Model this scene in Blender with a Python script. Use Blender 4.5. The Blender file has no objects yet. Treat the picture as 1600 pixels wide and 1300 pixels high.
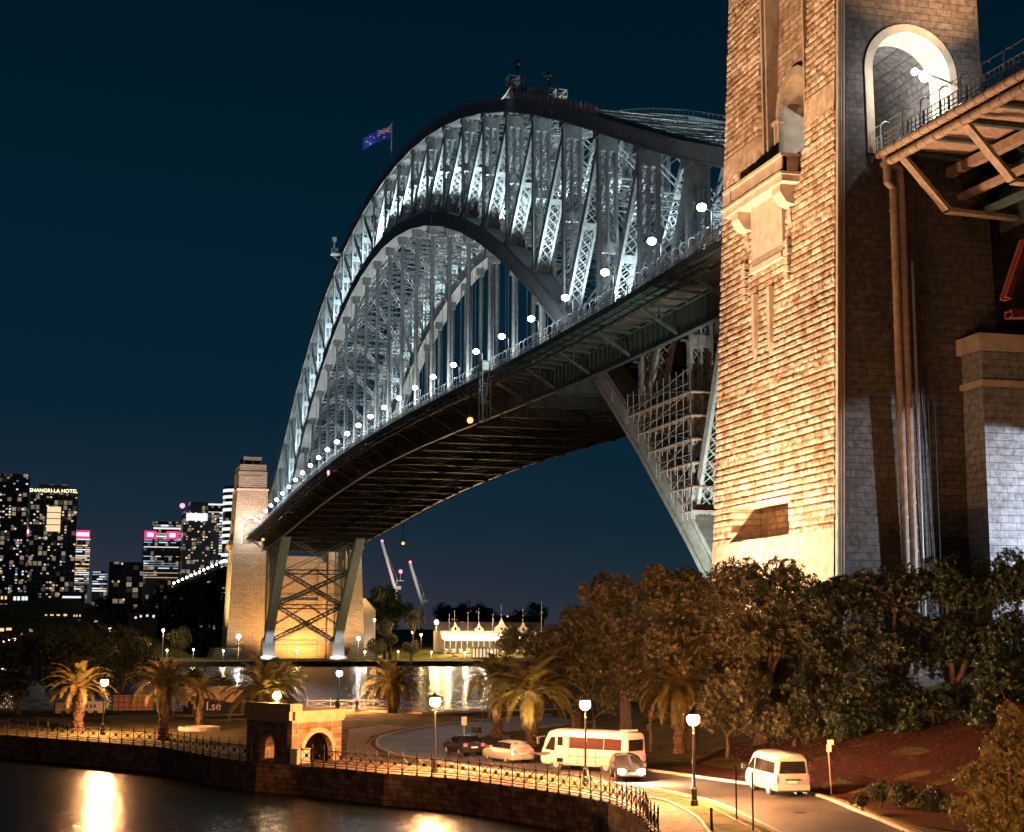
import bpy, math, random
import numpy as np
from mathutils import Vector, Matrix, geometry, noise as mnoise
R = math.radians
rnd = random.Random(7)
C = bpy.context.scene.collection
# ------------------------------------------------------------------ camera
CAM = Vector((-88.336, -161.557, 10.217)); YAW, PIT, ROL, FPX = 0.2655879, 0.1445452, 0.0023468, 2404.39
Fv = Vector((math.sin(YAW)*math.cos(PIT), math.cos(YAW)*math.cos(PIT), math.sin(PIT)))
R0 = Vector((math.cos(YAW), -math.sin(YAW), 0)); U0 = R0.cross(Fv)
Rv = R0*math.cos(ROL)+U0*math.sin(ROL); Uv = -R0*math.sin(ROL)+U0*math.cos(ROL)
cd = bpy.data.cameras.new('camera'); cam = bpy.data.objects.new('camera', cd); C.objects.link(cam)
cam.matrix_world = Matrix(((Rv.x, Uv.x, -Fv.x, CAM.x), (Rv.y, Uv.y, -Fv.y, CAM.y), (Rv.z, Uv.z, -Fv.z, CAM.z), (0, 0, 0, 1)))
cd.sensor_width = 36; cd.lens = 36*FPX/1600; cd.clip_start = 1; cd.clip_end = 12000
sc = bpy.context.scene; sc.camera = cam
def at(px, py, x=None, y=None, z=None):
    """a point of the photograph (1600 x 1300) brought to the plane x=, y= or z="""
    d = Fv*FPX + Rv*(px-800) + Uv*(650-py)
    t = (x-CAM.x)/d.x if x is not None else (y-CAM.y)/d.y if y is not None else (z-CAM.z)/d.z
    return CAM + d*t
# ------------------------------------------------------------------ world: clear night sky over a lit city
w = bpy.data.worlds.new('World'); sc.world = w; w.use_nodes = True
nt = w.node_tree; nt.nodes.clear()
out = nt.nodes.new('ShaderNodeOutputWorld'); bg = nt.nodes.new('ShaderNodeBackground')
tc = nt.nodes.new('ShaderNodeTexCoord'); sx = nt.nodes.new('ShaderNodeSeparateXYZ'); rp = nt.nodes.new('ShaderNodeValToRGB')
nt.links.new(tc.outputs['Generated'], sx.inputs[0]); nt.links.new(sx.outputs['Z'], rp.inputs[0]); 
# second gradient for the side away from the city, blended by compass direction
rp2 = nt.nodes.new('ShaderNodeValToRGB'); nt.links.new(sx.outputs['Z'], rp2.inputs[0]); mr = nt.nodes.new('ShaderNodeMapRange'); mr.inputs[1].default_value = -.12; mr.inputs[2].default_value = .42
nt.links.new(sx.outputs['X'], mr.inputs[0]); mx_ = nt.nodes.new('ShaderNodeMix'); mx_.data_type = 'RGBA'; nt.links.new(mr.outputs[0], mx_.inputs[0]); nt.links.new(rp.outputs[0], mx_.inputs[6]); nt.links.new(rp2.outputs[0], mx_.inputs[7]); nt.links.new(mx_.outputs[2], bg.inputs[0]); nt.links.new(bg.outputs[0], out.inputs[0])
cr = rp.color_ramp
cr.elements[0].position = 0.0; cr.elements[0].color = (.056, .047, .070, 1)
cr.elements[1].position = 1.0; cr.elements[1].color = (.0004, .004, .012, 1)
for p, c in ((.03, (.040, .037, .058)), (.07, (.014, .026, .042)), (.14, (.0035, .0175, .034)), (.27, (.001, .0135, .027)), (.42, (.0005, .009, .0175))):
    e = cr.elements.new(p); e.color = c+(1,)
e2 = rp2.color_ramp; e2.elements[0].color = (.020,.030,.042,1); e2.elements[1].color = (.0004,.004,.010,1)
for p, c in ((.03, (.010,.024,.036)), (.08, (.004,.0195,.033)), (.18, (.001,.015,.029)), (.42, (.0005,.0085,.0155))):
    e = e2.elements.new(p); e.color = c+(1,)
bg.inputs[1].default_value = 1.0
sc.view_settings.view_transform = 'Standard'; sc.view_settings.look = 'None'; sc.view_settings.exposure = 0; sc.view_settings.gamma = 1
cy = sc.cycles; cy.max_bounces = 3; cy.diffuse_bounces = 1; cy.glossy_bounces = 2; cy.transmission_bounces = 2; cy.transparent_max_bounces = 8
cy.caustics_reflective = False; cy.caustics_refractive = False; cy.sample_clamp_indirect = 4; cy.sample_clamp_direct = 0
cy.use_denoising = True; cy.use_light_tree = True
# ------------------------------------------------------------------ helpers
class MB:
    def __init__(s): s.v = []; s.f = []
    def box(s, x0, y0, z0, x1, y1, z1):
        n = len(s.v); s.v += [(x0,y0,z0),(x1,y0,z0),(x1,y1,z0),(x0,y1,z0),(x0,y0,z1),(x1,y0,z1),(x1,y1,z1),(x0,y1,z1)]
        s.f += [(n,n+3,n+2,n+1),(n+4,n+5,n+6,n+7),(n,n+1,n+5,n+4),(n+1,n+2,n+6,n+5),(n+2,n+3,n+7,n+6),(n+3,n,n+4,n+7)]; return s
    def beam(s, p, q, a, b):            # bar p->q with half vectors a, b
        p = Vector(p); q = Vector(q); a = Vector(a); b = Vector(b); n = len(s.v)
        for c in (p, q): s.v += [tuple(c-a-b), tuple(c+a-b), tuple(c+a+b), tuple(c-a+b)]
        s.f += [(n,n+1,n+2,n+3),(n+7,n+6,n+5,n+4),(n,n+4,n+5,n+1),(n+1,n+5,n+6,n+2),(n+2,n+6,n+7,n+3),(n+3,n+7,n+4,n)]; return s
    def bar(s, p, q, w, h=None, up=(0,0,1)):
        p = Vector(p); q = Vector(q); d = (q-p)
        if d.length < 1e-6: return s
        d.normalize(); u = Vector(up)
        if abs(d.dot(u)) > .98: u = Vector((1,0,0))
        a = d.cross(u).normalized(); b = a.cross(d).normalized(); return s.beam(p, q, a*w/2, b*(h or w)/2)
    def tube(s, pts, r, n=8, cap=True):
        pts = [Vector(p) for p in pts]; k0 = len(s.v); rr = r if isinstance(r, (list, tuple)) else [r]*len(pts)
        a = None
        for i, p in enumerate(pts):
            d = (pts[min(i+1, len(pts)-1)]-pts[max(i-1, 0)])
            d = d.normalized() if d.length > 1e-9 else Vector((0,0,1))
            if a is None:
                a = d.cross(Vector((0,0,1)) if abs(d.z) < .9 else Vector((1,0,0))).normalized()
            else: a = (a-d*a.dot(d)).normalized()
            b = d.cross(a)
            for j in range(n):
                t = 2*math.pi*j/n; s.v.append(tuple(p+(a*math.cos(t)+b*math.sin(t))*rr[i]))
        for i in range(len(pts)-1):
            for j in range(n):
                s.f.append((k0+i*n+j, k0+i*n+(j+1)%n, k0+(i+1)*n+(j+1)%n, k0+(i+1)*n+j))
        if cap: s.f.append(tuple(k0+j for j in range(n))[::-1]); s.f.append(tuple(k0+(len(pts)-1)*n+j for j in range(n)))
        return s
    def lathe(s, prof, c=(0,0,0), n=16):   # prof [(r,z)]
        k0 = len(s.v)
        for r_, z in prof:
            for j in range(n):
                t = 2*math.pi*j/n; s.v.append((c[0]+r_*math.cos(t), c[1]+r_*math.sin(t), c[2]+z))
        for i in range(len(prof)-1):
            for j in range(n): s.f.append((k0+i*n+j, k0+i*n+(j+1)%n, k0+(i+1)*n+(j+1)%n, k0+(i+1)*n+j))
        s.f.append(tuple(k0+j for j in range(n))[::-1]); s.f.append(tuple(k0+(len(prof)-1)*n+j for j in range(n)))
        return s
    def ball(s, c, r, n=12, m=8, sz=1):
        return s.lathe([(max(1e-3, r*math.sin(math.pi*i/m)), -r*sz*math.cos(math.pi*i/m)) for i in range(m+1)], c, n)
    def prism(s, poly, axis, lo, hi):   # poly 2D in the two other axes
        n = len(s.v); k = len(poly)
        for h in (lo, hi):
            for a, b in poly: s.v.append({'x': (h,a,b), 'y': (a,h,b), 'z': (a,b,h)}[axis])
        s.f.append(tuple(range(n, n+k))[::-1]); s.f.append(tuple(range(n+k, n+2*k)))
        for i in range(k): s.f.append((n+i, n+(i+1)%k, n+k+(i+1)%k, n+k+i))
        return s
    def quad(s, a, b, c, d):
        n = len(s.v); s.v += [tuple(a), tuple(b), tuple(c), tuple(d)]; s.f.append((n,n+1,n+2,n+3)); return s
    def mesh(s, name, mat, smooth=False):
        me = bpy.data.meshes.new(name); me.from_pydata(s.v, [], s.f)
        if mat: me.materials.append(mat)
        if smooth: me.polygons.foreach_set('use_smooth', [True]*len(me.polygons))
        return me
    def build(s, name, mat, parent=None, smooth=False, loc=None, rz=0):
        return link(name, s.mesh(name, mat, smooth), parent, loc, rz)
def link(name, me, parent=None, loc=None, rz=0, scale=None):
    o = bpy.data.objects.new(name, me); C.objects.link(o); o.parent = parent
    if loc is not None: o.location = loc
    if rz: o.rotation_euler = (0,0,rz)
    if scale is not None: o.scale = (scale,)*3 if isinstance(scale, (int, float)) else scale
    return o
def tag(o, label=None, cat=None, group=None, kind=None):
    if label: o['label'] = label
    if cat: o['category'] = cat
    if group: o['group'] = group
    if kind: o['kind'] = kind
    return o
def thing(name, label, cat, loc=(0,0,0), rz=0, group=None, scale=None):
    o = bpy.data.objects.new(name, None); C.objects.link(o); o.location = loc; o.rotation_euler = (0,0,rz); o.empty_display_size = .5
    if scale: o.scale = (scale,)*3
    return tag(o, label, cat, group)
def copy_tree(o, parent=None):
    c = o.copy(); C.objects.link(c); c.parent = parent
    for ch in list(o.children): copy_tree(ch, c)
    return c
def npmesh(name, V, F, mat, smooth=False):
    """V (n,3) F (m,k) arrays"""
    V = np.asarray(V, np.float32); F = np.asarray(F, np.int32); me = bpy.data.meshes.new(name)
    me.vertices.add(len(V)); me.vertices.foreach_set('co', V.ravel())
    k = F.shape[1]; me.loops.add(F.size); me.loops.foreach_set('vertex_index', F.ravel())
    me.polygons.add(len(F)); me.polygons.foreach_set('loop_start', np.arange(0, F.size, k, dtype=np.int32)); 
    me.update(calc_edges=True); me.validate()
    if mat: me.materials.append(mat)
    if smooth: me.polygons.foreach_set('use_smooth', [True]*len(me.polygons))
    return me
# ---- materials
def mat(name, col, rough=.7, metal=0, noise_=.0, nscale=3., bump=0., bscale=20., emit=None, estr=0, spec=.5, col2=None, detail=4.):
    m = bpy.data.materials.new(name); m.use_nodes = True; n = m.node_tree; b = n.nodes['Principled BSDF']
    b.inputs['Base Color'].default_value = tuple(col)+(1,); b.inputs['Roughness'].default_value = rough; b.inputs['Metallic'].default_value = metal
    b.inputs['Specular IOR Level'].default_value = spec
    if noise_ or col2 or bump:
        t = n.nodes.new('ShaderNodeTexCoord')
    if noise_ or col2:
        x = n.nodes.new('ShaderNodeTexNoise'); x.inputs['Scale'].default_value = nscale; x.inputs['Detail'].default_value = detail; n.links.new(t.outputs['Object'], x.inputs[0])
        r = n.nodes.new('ShaderNodeValToRGB'); n.links.new(x.outputs[0], r.inputs[0])
        c2 = col2 or tuple(c*(1-noise_) for c in col); r.color_ramp.elements[0].position = .35; r.color_ramp.elements[1].position = .65
        r.color_ramp.elements[0].color = tuple(c2)+(1,); r.color_ramp.elements[1].color = tuple(min(1, c*(1+noise_*.5)) for c in col)+(1,)
        n.links.new(r.outputs[0], b.inputs['Base Color'])
    if bump:
        x = n.nodes.new('ShaderNodeTexNoise'); x.inputs['Scale'].default_value = bscale; x.inputs['Detail'].default_value = 5; n.links.new(t.outputs['Object'], x.inputs[0])
        u = n.nodes.new('ShaderNodeBump'); u.inputs['Strength'].default_value = bump; u.inputs['Distance'].default_value = .1; n.links.new(x.outputs[0], u.inputs['Height']); n.links.new(u.outputs[0], b.inputs['Normal'])
    if emit:
        b.inputs['Emission Color'].default_value = tuple(emit)+(1,); b.inputs['Emission Strength'].default_value = estr
    return m
def brickmat(name, c1, c2, mortar, bw, bh, ms=.02, rough=.85, bump=.6, nb=.25, axis='auto', nscale=2.):
    """coursed stone: brick pattern laid along the wall (generated from the object's position and normal)"""
    m = bpy.data.materials.new(name); m.use_nodes = True; n = m.node_tree; b = n.nodes['Principled BSDF']; b.inputs['Roughness'].default_value = rough; b.inputs['Specular IOR Level'].default_value = .2
    g = n.nodes.new('ShaderNodeNewGeometry'); t = n.nodes.new('ShaderNodeTexCoord'); s = n.nodes.new('ShaderNodeSeparateXYZ'); n.links.new(t.outputs['Object'], s.inputs[0])
    if axis == 'auto':
        # horizontal run = position dotted with the wall's tangent
        cr_ = n.nodes.new('ShaderNodeVectorMath'); cr_.operation = 'CROSS_PRODUCT'; cr_.inputs[1].default_value = (0,0,1); n.links.new(g.outputs['True Normal'], cr_.inputs[0])
        nm = n.nodes.new('ShaderNodeVectorMath'); nm.operation = 'NORMALIZE'; n.links.new(cr_.outputs[0], nm.inputs[0])
        dt = n.nodes.new('ShaderNodeVectorMath'); dt.operation = 'DOT_PRODUCT'; n.links.new(nm.outputs[0], dt.inputs[0]); n.links.new(t.outputs['Object'], dt.inputs[1]); U = dt.outputs['Value']; W = s.outputs[2]
    elif axis == 'uv':
        su = n.nodes.new('ShaderNodeSeparateXYZ'); n.links.new(t.outputs['UV'], su.inputs[0]); U = su.outputs[0]; W = su.outputs[1]
    else:
        U = s.outputs['xyz'.index(axis)]; W = s.outputs[2]
        if axis == 'y2': W = s.outputs[1]
    cb = n.nodes.new('ShaderNodeCombineXYZ'); n.links.new(U, cb.inputs[0]); n.links.new(W, cb.inputs[1])
    k = n.nodes.new('ShaderNodeTexBrick'); n.links.new(cb.outputs[0], k.inputs['Vector']); k.inputs['Scale'].default_value = 1
    k.inputs['Color1'].default_value = c1+(1,); k.inputs['Color2'].default_value = c2+(1,); k.inputs['Mortar'].default_value = mortar+(1,)
    k.inputs['Mortar Size'].default_value = ms; k.inputs['Brick Width'].default_value = bw; k.inputs['Row Height'].default_value = bh; k.inputs['Mortar Smooth'].default_value = .3
    x = n.nodes.new('ShaderNodeTexNoise'); x.inputs['Scale'].default_value = nscale; x.inputs['Detail'].default_value = 6; n.links.new(t.outputs['Object'], x.inputs[0])
    mx = n.nodes.new('ShaderNodeMix'); mx.data_type = 'RGBA'; mx.blend_type = 'MULTIPLY'; mx.inputs[0].default_value = 1
    rr = n.nodes.new('ShaderNodeMapRange'); rr.inputs[1].default_value = .3; rr.inputs[2].default_value = .7; rr.inputs[3].default_value = 1-nb*1.6; rr.inputs[4].default_value = 1+nb*.4; n.links.new(x.outputs[0], rr.inputs[0])
    n.links.new(k.outputs[0], mx.inputs[6]); n.links.new(rr.outputs[0], mx.inputs[7]); n.links.new(mx.outputs[2], b.inputs['Base Color'])
    x2 = n.nodes.new('ShaderNodeTexNoise'); x2.inputs['Scale'].default_value = 5/bh; x2.inputs['Detail'].default_value = 6; n.links.new(t.outputs['Object'], x2.inputs[0])
    ad = n.nodes.new('ShaderNodeMath'); ad.operation = 'MULTIPLY_ADD'; n.links.new(k.outputs['Fac'], ad.inputs[0]); ad.inputs[1].default_value = -1.; n.links.new(x2.outputs[0], ad.inputs[2])
    u = n.nodes.new('ShaderNodeBump'); u.inputs['Strength'].default_value = bump; u.inputs['Distance'].default_value = .08; n.links.new(ad.outputs[0], u.inputs['Height']); n.links.new(u.outputs[0], b.inputs['Normal'])
    return m
def use_tone(m):
    n = m.node_tree; b = n.nodes['Principled BSDF']; src = b.inputs['Base Color'].links[0].from_socket; a = n.nodes.new('ShaderNodeAttribute'); a.attribute_name = 'stone_tone'
    x = n.nodes.new('ShaderNodeMix'); x.data_type = 'RGBA'; x.blend_type = 'MULTIPLY'; x.inputs[0].default_value = 1; n.links.new(src, x.inputs[6]); n.links.new(a.outputs['Color'], x.inputs[7]); n.links.new(x.outputs[2], b.inputs['Base Color'])
def glow(name, col, s):
    m = bpy.data.materials.new(name); m.use_nodes = True; n = m.node_tree; b = n.nodes['Principled BSDF']
    b.inputs['Base Color'].default_value = tuple(min(1, c) for c in col)+(1,); b.inputs['Emission Color'].default_value = tuple(col)+(1,); b.inputs['Emission Strength'].default_value = s
    m.cycles.emission_sampling = 'NONE'
    return m
M = {}
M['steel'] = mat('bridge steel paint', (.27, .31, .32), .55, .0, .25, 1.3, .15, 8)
M['steel_shaded'] = mat('shaded steel paint', (.058, .085, .088), .45, .0, .35, .8, .15, 8)  # darker steel with the deck and bracing shade put into its colour
M['iron'] = mat('black iron', (.03, .028, .028), .4, .6)
M['dark'] = mat('dark metal', (.05, .05, .055), .5, .3)
M['pale_metal'] = mat('galvanised steel', (.5, .5, .5), .4, .6, .2, 4)
M['pipe'] = mat('painted drain pipe', (.36, .27, .20), .5, 0, .25, 2., .2, 6)
M['granite'] = mat('rough granite', (.80, .68, .52), .9, 0, .2, 1.1, .8, 7, spec=.15, col2=(.58, .42, .28), detail=9); M_TONE = True
M['granite_smooth'] = mat('dressed granite', (.60, .50, .38), .85, 0, .18, .9, .15, 9, spec=.2)
M['ashlar'] = brickmat('granite ashlar', (.165, .15, .14), (.12, .11, .105), (.05, .045, .04), 1.5, .62, .025, .85, 1., .3)  # shade on the near towers' end walls is put into this dark stone
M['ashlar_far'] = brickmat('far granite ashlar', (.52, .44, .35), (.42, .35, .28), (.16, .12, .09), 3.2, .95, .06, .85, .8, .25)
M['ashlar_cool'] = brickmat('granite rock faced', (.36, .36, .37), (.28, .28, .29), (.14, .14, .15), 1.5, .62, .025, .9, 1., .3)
M['sandstone'] = brickmat('sandstone blocks', (.46, .33, .21), (.27, .17, .10), (.16, .10, .06), .55, .26, .012, .9, .8, .3)
M['sandstone_plain'] = mat('dressed sandstone', (.52, .37, .22), .9, 0, .15, 2., .2, 12, spec=.2)
M['seawall'] = brickmat('sea wall sandstone', (.42, .25, .16), (.20, .12, .08), (.06, .04, .03), .8, .33, .018, .9, 1., .4)
M['paving'] = brickmat('brick paving', (.22, .14, .09), (.16, .10, .065), (.2, .12, .07), .4, .2, .01, .9, .3, .3, axis='uv')
# paving is flat: use plain x/y coordinates
def flat_brick(m):
    n = m.node_tree; t = [q for q in n.nodes if q.type == 'TEX_COORD'][0]; k = [q for q in n.nodes if q.type == 'TEX_BRICK'][0]; n.links.new(t.outputs['Object'], k.inputs['Vector'])
flat_brick(M['paving'])
M['asphalt'] = mat('asphalt', (.085, .07, .06), .5, 0, .55, .35, .5, 25, spec=.45, detail=9)
M['kerb'] = mat('concrete kerb', (.45, .38, .32), .85, 0, .25, 3., .3, 15)
M['grass'] = mat('park grass', (.11, .085, .03), .95, 0, .6, .5, 1., 14, spec=.1, col2=(.045, .05, .018), detail=8)
M['far_lawn'] = mat('far lawn', (.17, .155, .03), .95, 0, .3, .2, .5, 2, spec=.1)
M['red_glow_earth'] = mat('red glow leaf slope', (.06, .02, .014), .95, 0, .5, 1.2, 1., 12, spec=.1, col2=(.05, .02, .015), detail=8)  # tail light glow on the slope is painted into the red base colour
M['leaf'] = None
def leafmat(name, c1, c2, sub=.15):
    m = bpy.data.materials.new(name); m.use_nodes = True; n = m.node_tree; b = n.nodes['Principled BSDF']; b.inputs['Roughness'].default_value = .45; b.inputs['Specular IOR Level'].default_value = .4
    t = n.nodes.new('ShaderNodeTexCoord'); x = n.nodes.new('ShaderNodeTexNoise'); x.inputs['Scale'].default_value = 2.6; x.inputs['Detail'].default_value = 8; n.links.new(t.outputs['Object'], x.inputs[0])
    r = n.nodes.new('ShaderNodeValToRGB'); r.color_ramp.elements[0].position = .35; r.color_ramp.elements[1].position = .68; r.color_ramp.elements[0].color = c1+(1,); r.color_ramp.elements[1].color = c2+(1,)
    n.links.new(x.outputs[0], r.inputs[0]); n.links.new(r.outputs[0], b.inputs['Base Color'])
    b.inputs['Transmission Weight'].default_value = 0
    tr = n.nodes.new('ShaderNodeBsdfTranslucent'); n.links.new(r.outputs[0], tr.inputs[0]); ms = n.nodes.new('ShaderNodeMixShader'); ms.inputs[0].default_value = sub
    n.links.new(b.outputs[0], ms.inputs[1]); n.links.new(tr.outputs[0], ms.inputs[2]); n.links.new(ms.outputs[0], n.nodes['Material Output'].inputs[0]); return m
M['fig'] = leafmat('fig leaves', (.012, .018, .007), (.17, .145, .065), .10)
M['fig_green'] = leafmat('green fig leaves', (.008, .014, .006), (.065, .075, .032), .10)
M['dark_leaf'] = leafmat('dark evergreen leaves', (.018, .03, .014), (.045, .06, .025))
M['palm'] = leafmat('palm fronds', (.14, .125, .04), (.28, .23, .08), .5)
M['bush'] = leafmat('shrub leaves', (.09, .08, .025), (.26, .21, .07), .25)
M['red_glow_litter'] = leafmat('red glow fallen leaves', (.16, .03, .02), (.30, .10, .05))  # red of the tail lights is put into the leaf colour
M['bark'] = mat('bark', (.12, .08, .055), .95, 0, .4, 3., 1., 10)
M['palm_bark'] = mat('palm trunk', (.16, .09, .06), .95, 0, .5, 4., 1., 8)
M['white_paint'] = mat('white vehicle paint', (.40, .40, .39), .22)
M['silver_paint'] = mat('silver vehicle paint', (.50, .49, .47), .3, .5)
M['black_paint'] = mat('dark vehicle paint', (.03, .03, .035), .2, .2)
M['glass'] = mat('tinted glass', (.015, .012, .012), .08)
M['tyre'] = mat('tyre rubber', (.02, .02, .02), .8)
M['rim'] = mat('wheel metal', (.55, .55, .55), .3, .7)
M['tail'] = glow('lit tail light', (1, .05, .08), 3)
M['headlamp'] = glow('lit headlight', (1, .85, .6), 60)
M['plate'] = mat('number plate', (.7, .7, .6), .5)
M['lamp_warm'] = glow('sodium lamp globe', (1, .62, .25), 30)
M['street_globe'] = glow('street lamp globe', (1, .43, .16), 5800); M['street_globe'].cycles.emission_sampling = 'AUTO'
M['kiosk_globe'] = glow('soft globe', (1,.66,.34), 260); M['kiosk_globe'].cycles.emission_sampling = 'AUTO'; M['bus_lamp'] = glow('dazzling headlight', (1, .74, .42), 900); M['bus_lamp'].cycles.emission_sampling = 'AUTO'
M['lamp_white'] = glow('white deck lamp', (.92, .97, 1), 45)
M['lamp_small'] = glow('small white lamp', (1, .93, .8), 14)
M['lamp_orange'] = glow('orange navigation lamp', (1, .30, .08), 3.2)
M['lamp_red'] = glow('red beacon', (1, .05, .12), 14)
M['win_warm'] = glow('lit warm window', (1, .74, .42), 1.0)
M['win_dim'] = glow('dim warm window', (1,.72,.42), .45); M['win_faint'] = glow('faint window', (.7,.8,1), .22)
M['win_white'] = glow('lit office window', (.85, .95, 1), 1.05)
M['win_blue'] = glow('bluish lit window', (.45, .62, 1), .8)
M['sign_red'] = glow('red lit sign', (1, .03, .18), 1.6)
M['sign_white'] = glow('white sign letters', (1, .85, .9), 4)
M['sign_gold'] = glow('gold sign letters', (1, .85, .5), 2.5)
M['pink'] = glow('magenta lamp', (1, .1, .4), 8)
def add_light(name, loc, power, col, target=None, ang=60, blend=.6, rad=.2, parent=None):
    l = bpy.data.lights.new(name, 'SPOT' if target is not None else 'POINT'); l.energy = power; l.color = col; l.shadow_soft_size = rad
    o = bpy.data.objects.new(name, l); C.objects.link(o); o.location = loc
    if target is not None:
        l.spot_size = R(ang); l.spot_blend = blend; d = Vector(target)-Vector(loc); o.rotation_euler = d.to_track_quat('-Z', 'Y').to_euler()
    if parent: o.parent = parent; o.matrix_parent_inverse = Matrix.LocRotScale(parent.location, parent.rotation_euler, None).inverted()
    return o
use_tone(M['granite']); WARM = (1, .50, .20); AMBER = (1, .55, .22); COOL = (.80, .92, 1.0)
# ================================================================== SETTING
P = 503/28
water = MB().quad((-3000,-1500,0),(3000,-1500,0),(3000,2500,0),(-3000,2500,0))
wm = bpy.data.materials.new('harbour water'); wm.use_nodes = True; n = wm.node_tree; b = n.nodes['Principled BSDF']
b.inputs['Base Color'].default_value = (.004, .010, .014, 1); b.inputs['Roughness'].default_value = .21; b.inputs['IOR'].default_value = 1.33
t = n.nodes.new('ShaderNodeTexCoord'); mp = n.nodes.new('ShaderNodeMapping'); mp.inputs['Rotation'].default_value = (0,0,YAW); mp.inputs['Scale'].default_value = (.8, 2.4, 1)
x = n.nodes.new('ShaderNodeTexNoise'); x.inputs['Scale'].default_value = 1.1; x.inputs['Detail'].default_value = 4; u = n.nodes.new('ShaderNodeBump'); u.inputs['Strength'].default_value = .9; u.inputs['Distance'].default_value = .17
n.links.new(t.outputs['Object'], mp.inputs[0]); n.links.new(mp.outputs[0], x.inputs[0]); n.links.new(x.outputs[0], u.inputs['Height']); n.links.new(u.outputs[0], b.inputs['Normal'])
tag(water.build('water', wm), kind='structure')
GZ = 1.9
sea_px = [(20,1150),(150,1160),(250,1168),(330,1183),(400,1192),(480,1197),(600,1210),(700,1217),(800,1230),(870,1240),(950,1255),(985,1270),(1010,1285),(1016,1299)]
sea = [at(*q, z=GZ).to_2d() for q in sea_px]
sea = [Vector((-150, 40)), Vector((-118, 12))]+sea+[Vector((-64.9,-99)), Vector((-66,-103)), Vector((-64,-112)), Vector((-60,-130)), Vector((-58,-240))]
near_r = [at(*q, z=GZ).to_2d() for q in ((1032,1207),(1148,1223),(1268,1241),(1347,1270),(1400,1291))]
def hill(x, y):
    """ground height of the near shore: flat by the water, rising east of the road"""
    # distance east of the line of the road's inner kerb
    pts = [(-62, 40), (-45, 12), (-38, 2), (-43, -30), (-48, -60), (-50, -75), (-48.5, -85), (-49, -100), (-46, -240)]
    best = 1e9
    X = None
    for (ax, ay), (bx, by) in zip(pts, pts[1:]):
        if by <= y <= ay: tt = (y-ay)/(by-ay); X = ax+(bx-ax)*tt
    if X is None: X = -62 if y > 40 else -46
    d = x-X-1.5
    if d <= 0: return GZ
    h = GZ+min(d*.21, 7.0)+max(0, min((d-26)*.3, 6))
    if y > 4: h = GZ+(h-GZ)*max(0, 1-(y-4)/10)
    return h+.25*mnoise.noise(Vector((x*.2, y*.2, 0)))*min(1, d/4)
def sheet(name, poly, zf, mat_, step=3., kind='structure', bounds=None):
    """flat or rolling ground from a closed 2D outline, triangulated with inner points"""
    poly = [Vector(p) for p in poly]
    xs = [p.x for p in poly]; ys = [p.y for p in poly]
    def inside(x, y):
        c = False; j = len(poly)-1
        for i in range(len(poly)):
            a, b = poly[i], poly[j]
            if (a.y > y) != (b.y > y) and x < (b.x-a.x)*(y-a.y)/(b.y-a.y)+a.x: c = not c
            j = i
        return c
    vs = list(poly); k = len(vs)
    if step:
        x = min(xs)
        while x < max(xs):
            y = min(ys)
            while y < max(ys):
                if inside(x, y): vs.append(Vector((x+rnd.uniform(-.1,.1)*step, y+rnd.uniform(-.1,.1)*step)))
                y += step
            x += step
    r = geometry.delaunay_2d_cdt(vs, [(i, (i+1)%k) for i in range(k)], [], 1, 1e-4)
    me = bpy.data.meshes.new(name); me.from_pydata([(v.x, v.y, zf(v.x, v.y)) for v in r[0]], [], [tuple(f) for f in r[2]]); me.materials.append(mat_)
    me.polygons.foreach_set('use_smooth', [True]*len(me.polygons))
    for p in me.polygons:
        pass
    o = link(name, me); tag(o, kind=kind); return o
land = sea+[Vector((120,-240)), Vector((120, 22)), Vector((40, 21)), Vector((-30, 19)), at(660,1116,z=GZ).to_2d(), at(620,1114,z=GZ).to_2d(), at(560,1112,z=GZ).to_2d(), at(480,1112,z=GZ).to_2d(), Vector((-100, 34)), Vector((-120, 50))]
o = sheet('park_ground', land, hill, M['grass'], 3.)
# sloping leaf-strewn bank beside the road
bank = [p for p in near_r]
bank = [Vector((-53.3,-67)), Vector((-51.6,-74))]+near_r[1:]+[Vector((-46,-130)), Vector((-20,-130)), Vector((-20,-55)), Vector((-40,-52))]
bank[0] = Vector((-52.4, -66))
o = sheet('leafy_bank', [Vector((p.x+(.9 if i < 8 else 0), p.y)) for i, p in enumerate(bank)], lambda x, y: hill(x, y)+.03, M['red_glow_earth'], 1.5)
# ---- road
def px_line(pts, z=GZ): return [at(*q, z=z) for q in pts]
def smooth_line(pts, step=1.0):
    pts = [Vector(p) for p in pts]; out_ = []
    for i in range(len(pts)-1):
        p0, p1, p2, p3 = pts[max(i-1,0)], pts[i], pts[i+1], pts[min(i+2,len(pts)-1)]
        nseg = max(2, int((p2-p1).length/step))
        for k in range(nseg):
            t = k/nseg; out_.append(.5*((2*p1)+(p2-p0)*t+(2*p0-5*p1+4*p2-p3)*t*t+(3*p1-p0-3*p2+p3)*t**3))
    out_.append(pts[-1]); return out_
outer = px_line([(1290,1345),(1203,1299),(1164,1280),(1127,1262),(1085,1249),(1032,1238),(950,1226),(870,1217),(780,1207),(700,1195),(640,1185),(609,1178),(590,1168),(588,1158),(602,1150),(640,1141),(700,1131),(780,1124),(860,1118),(960,1114),(1100,1108)])
inner = px_line([(1520,1345),(1400,1291),(1347,1270),(1268,1241),(1148,1223),(1032,1207),(940,1192),(850,1180),(790,1172),(752,1164),(745,1157),(760,1150),(800,1143),(860,1136),(930,1129),(1000,1125),(1100,1120)])
outer = smooth_line(outer, .8); inner = smooth_line(inner, .8)
rz_ = GZ+.012
road = sheet('road', [p.to_2d() for p in outer]+[p.to_2d() for p in inner][::-1], lambda x, y: rz_, M['asphalt'], 0)
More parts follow.
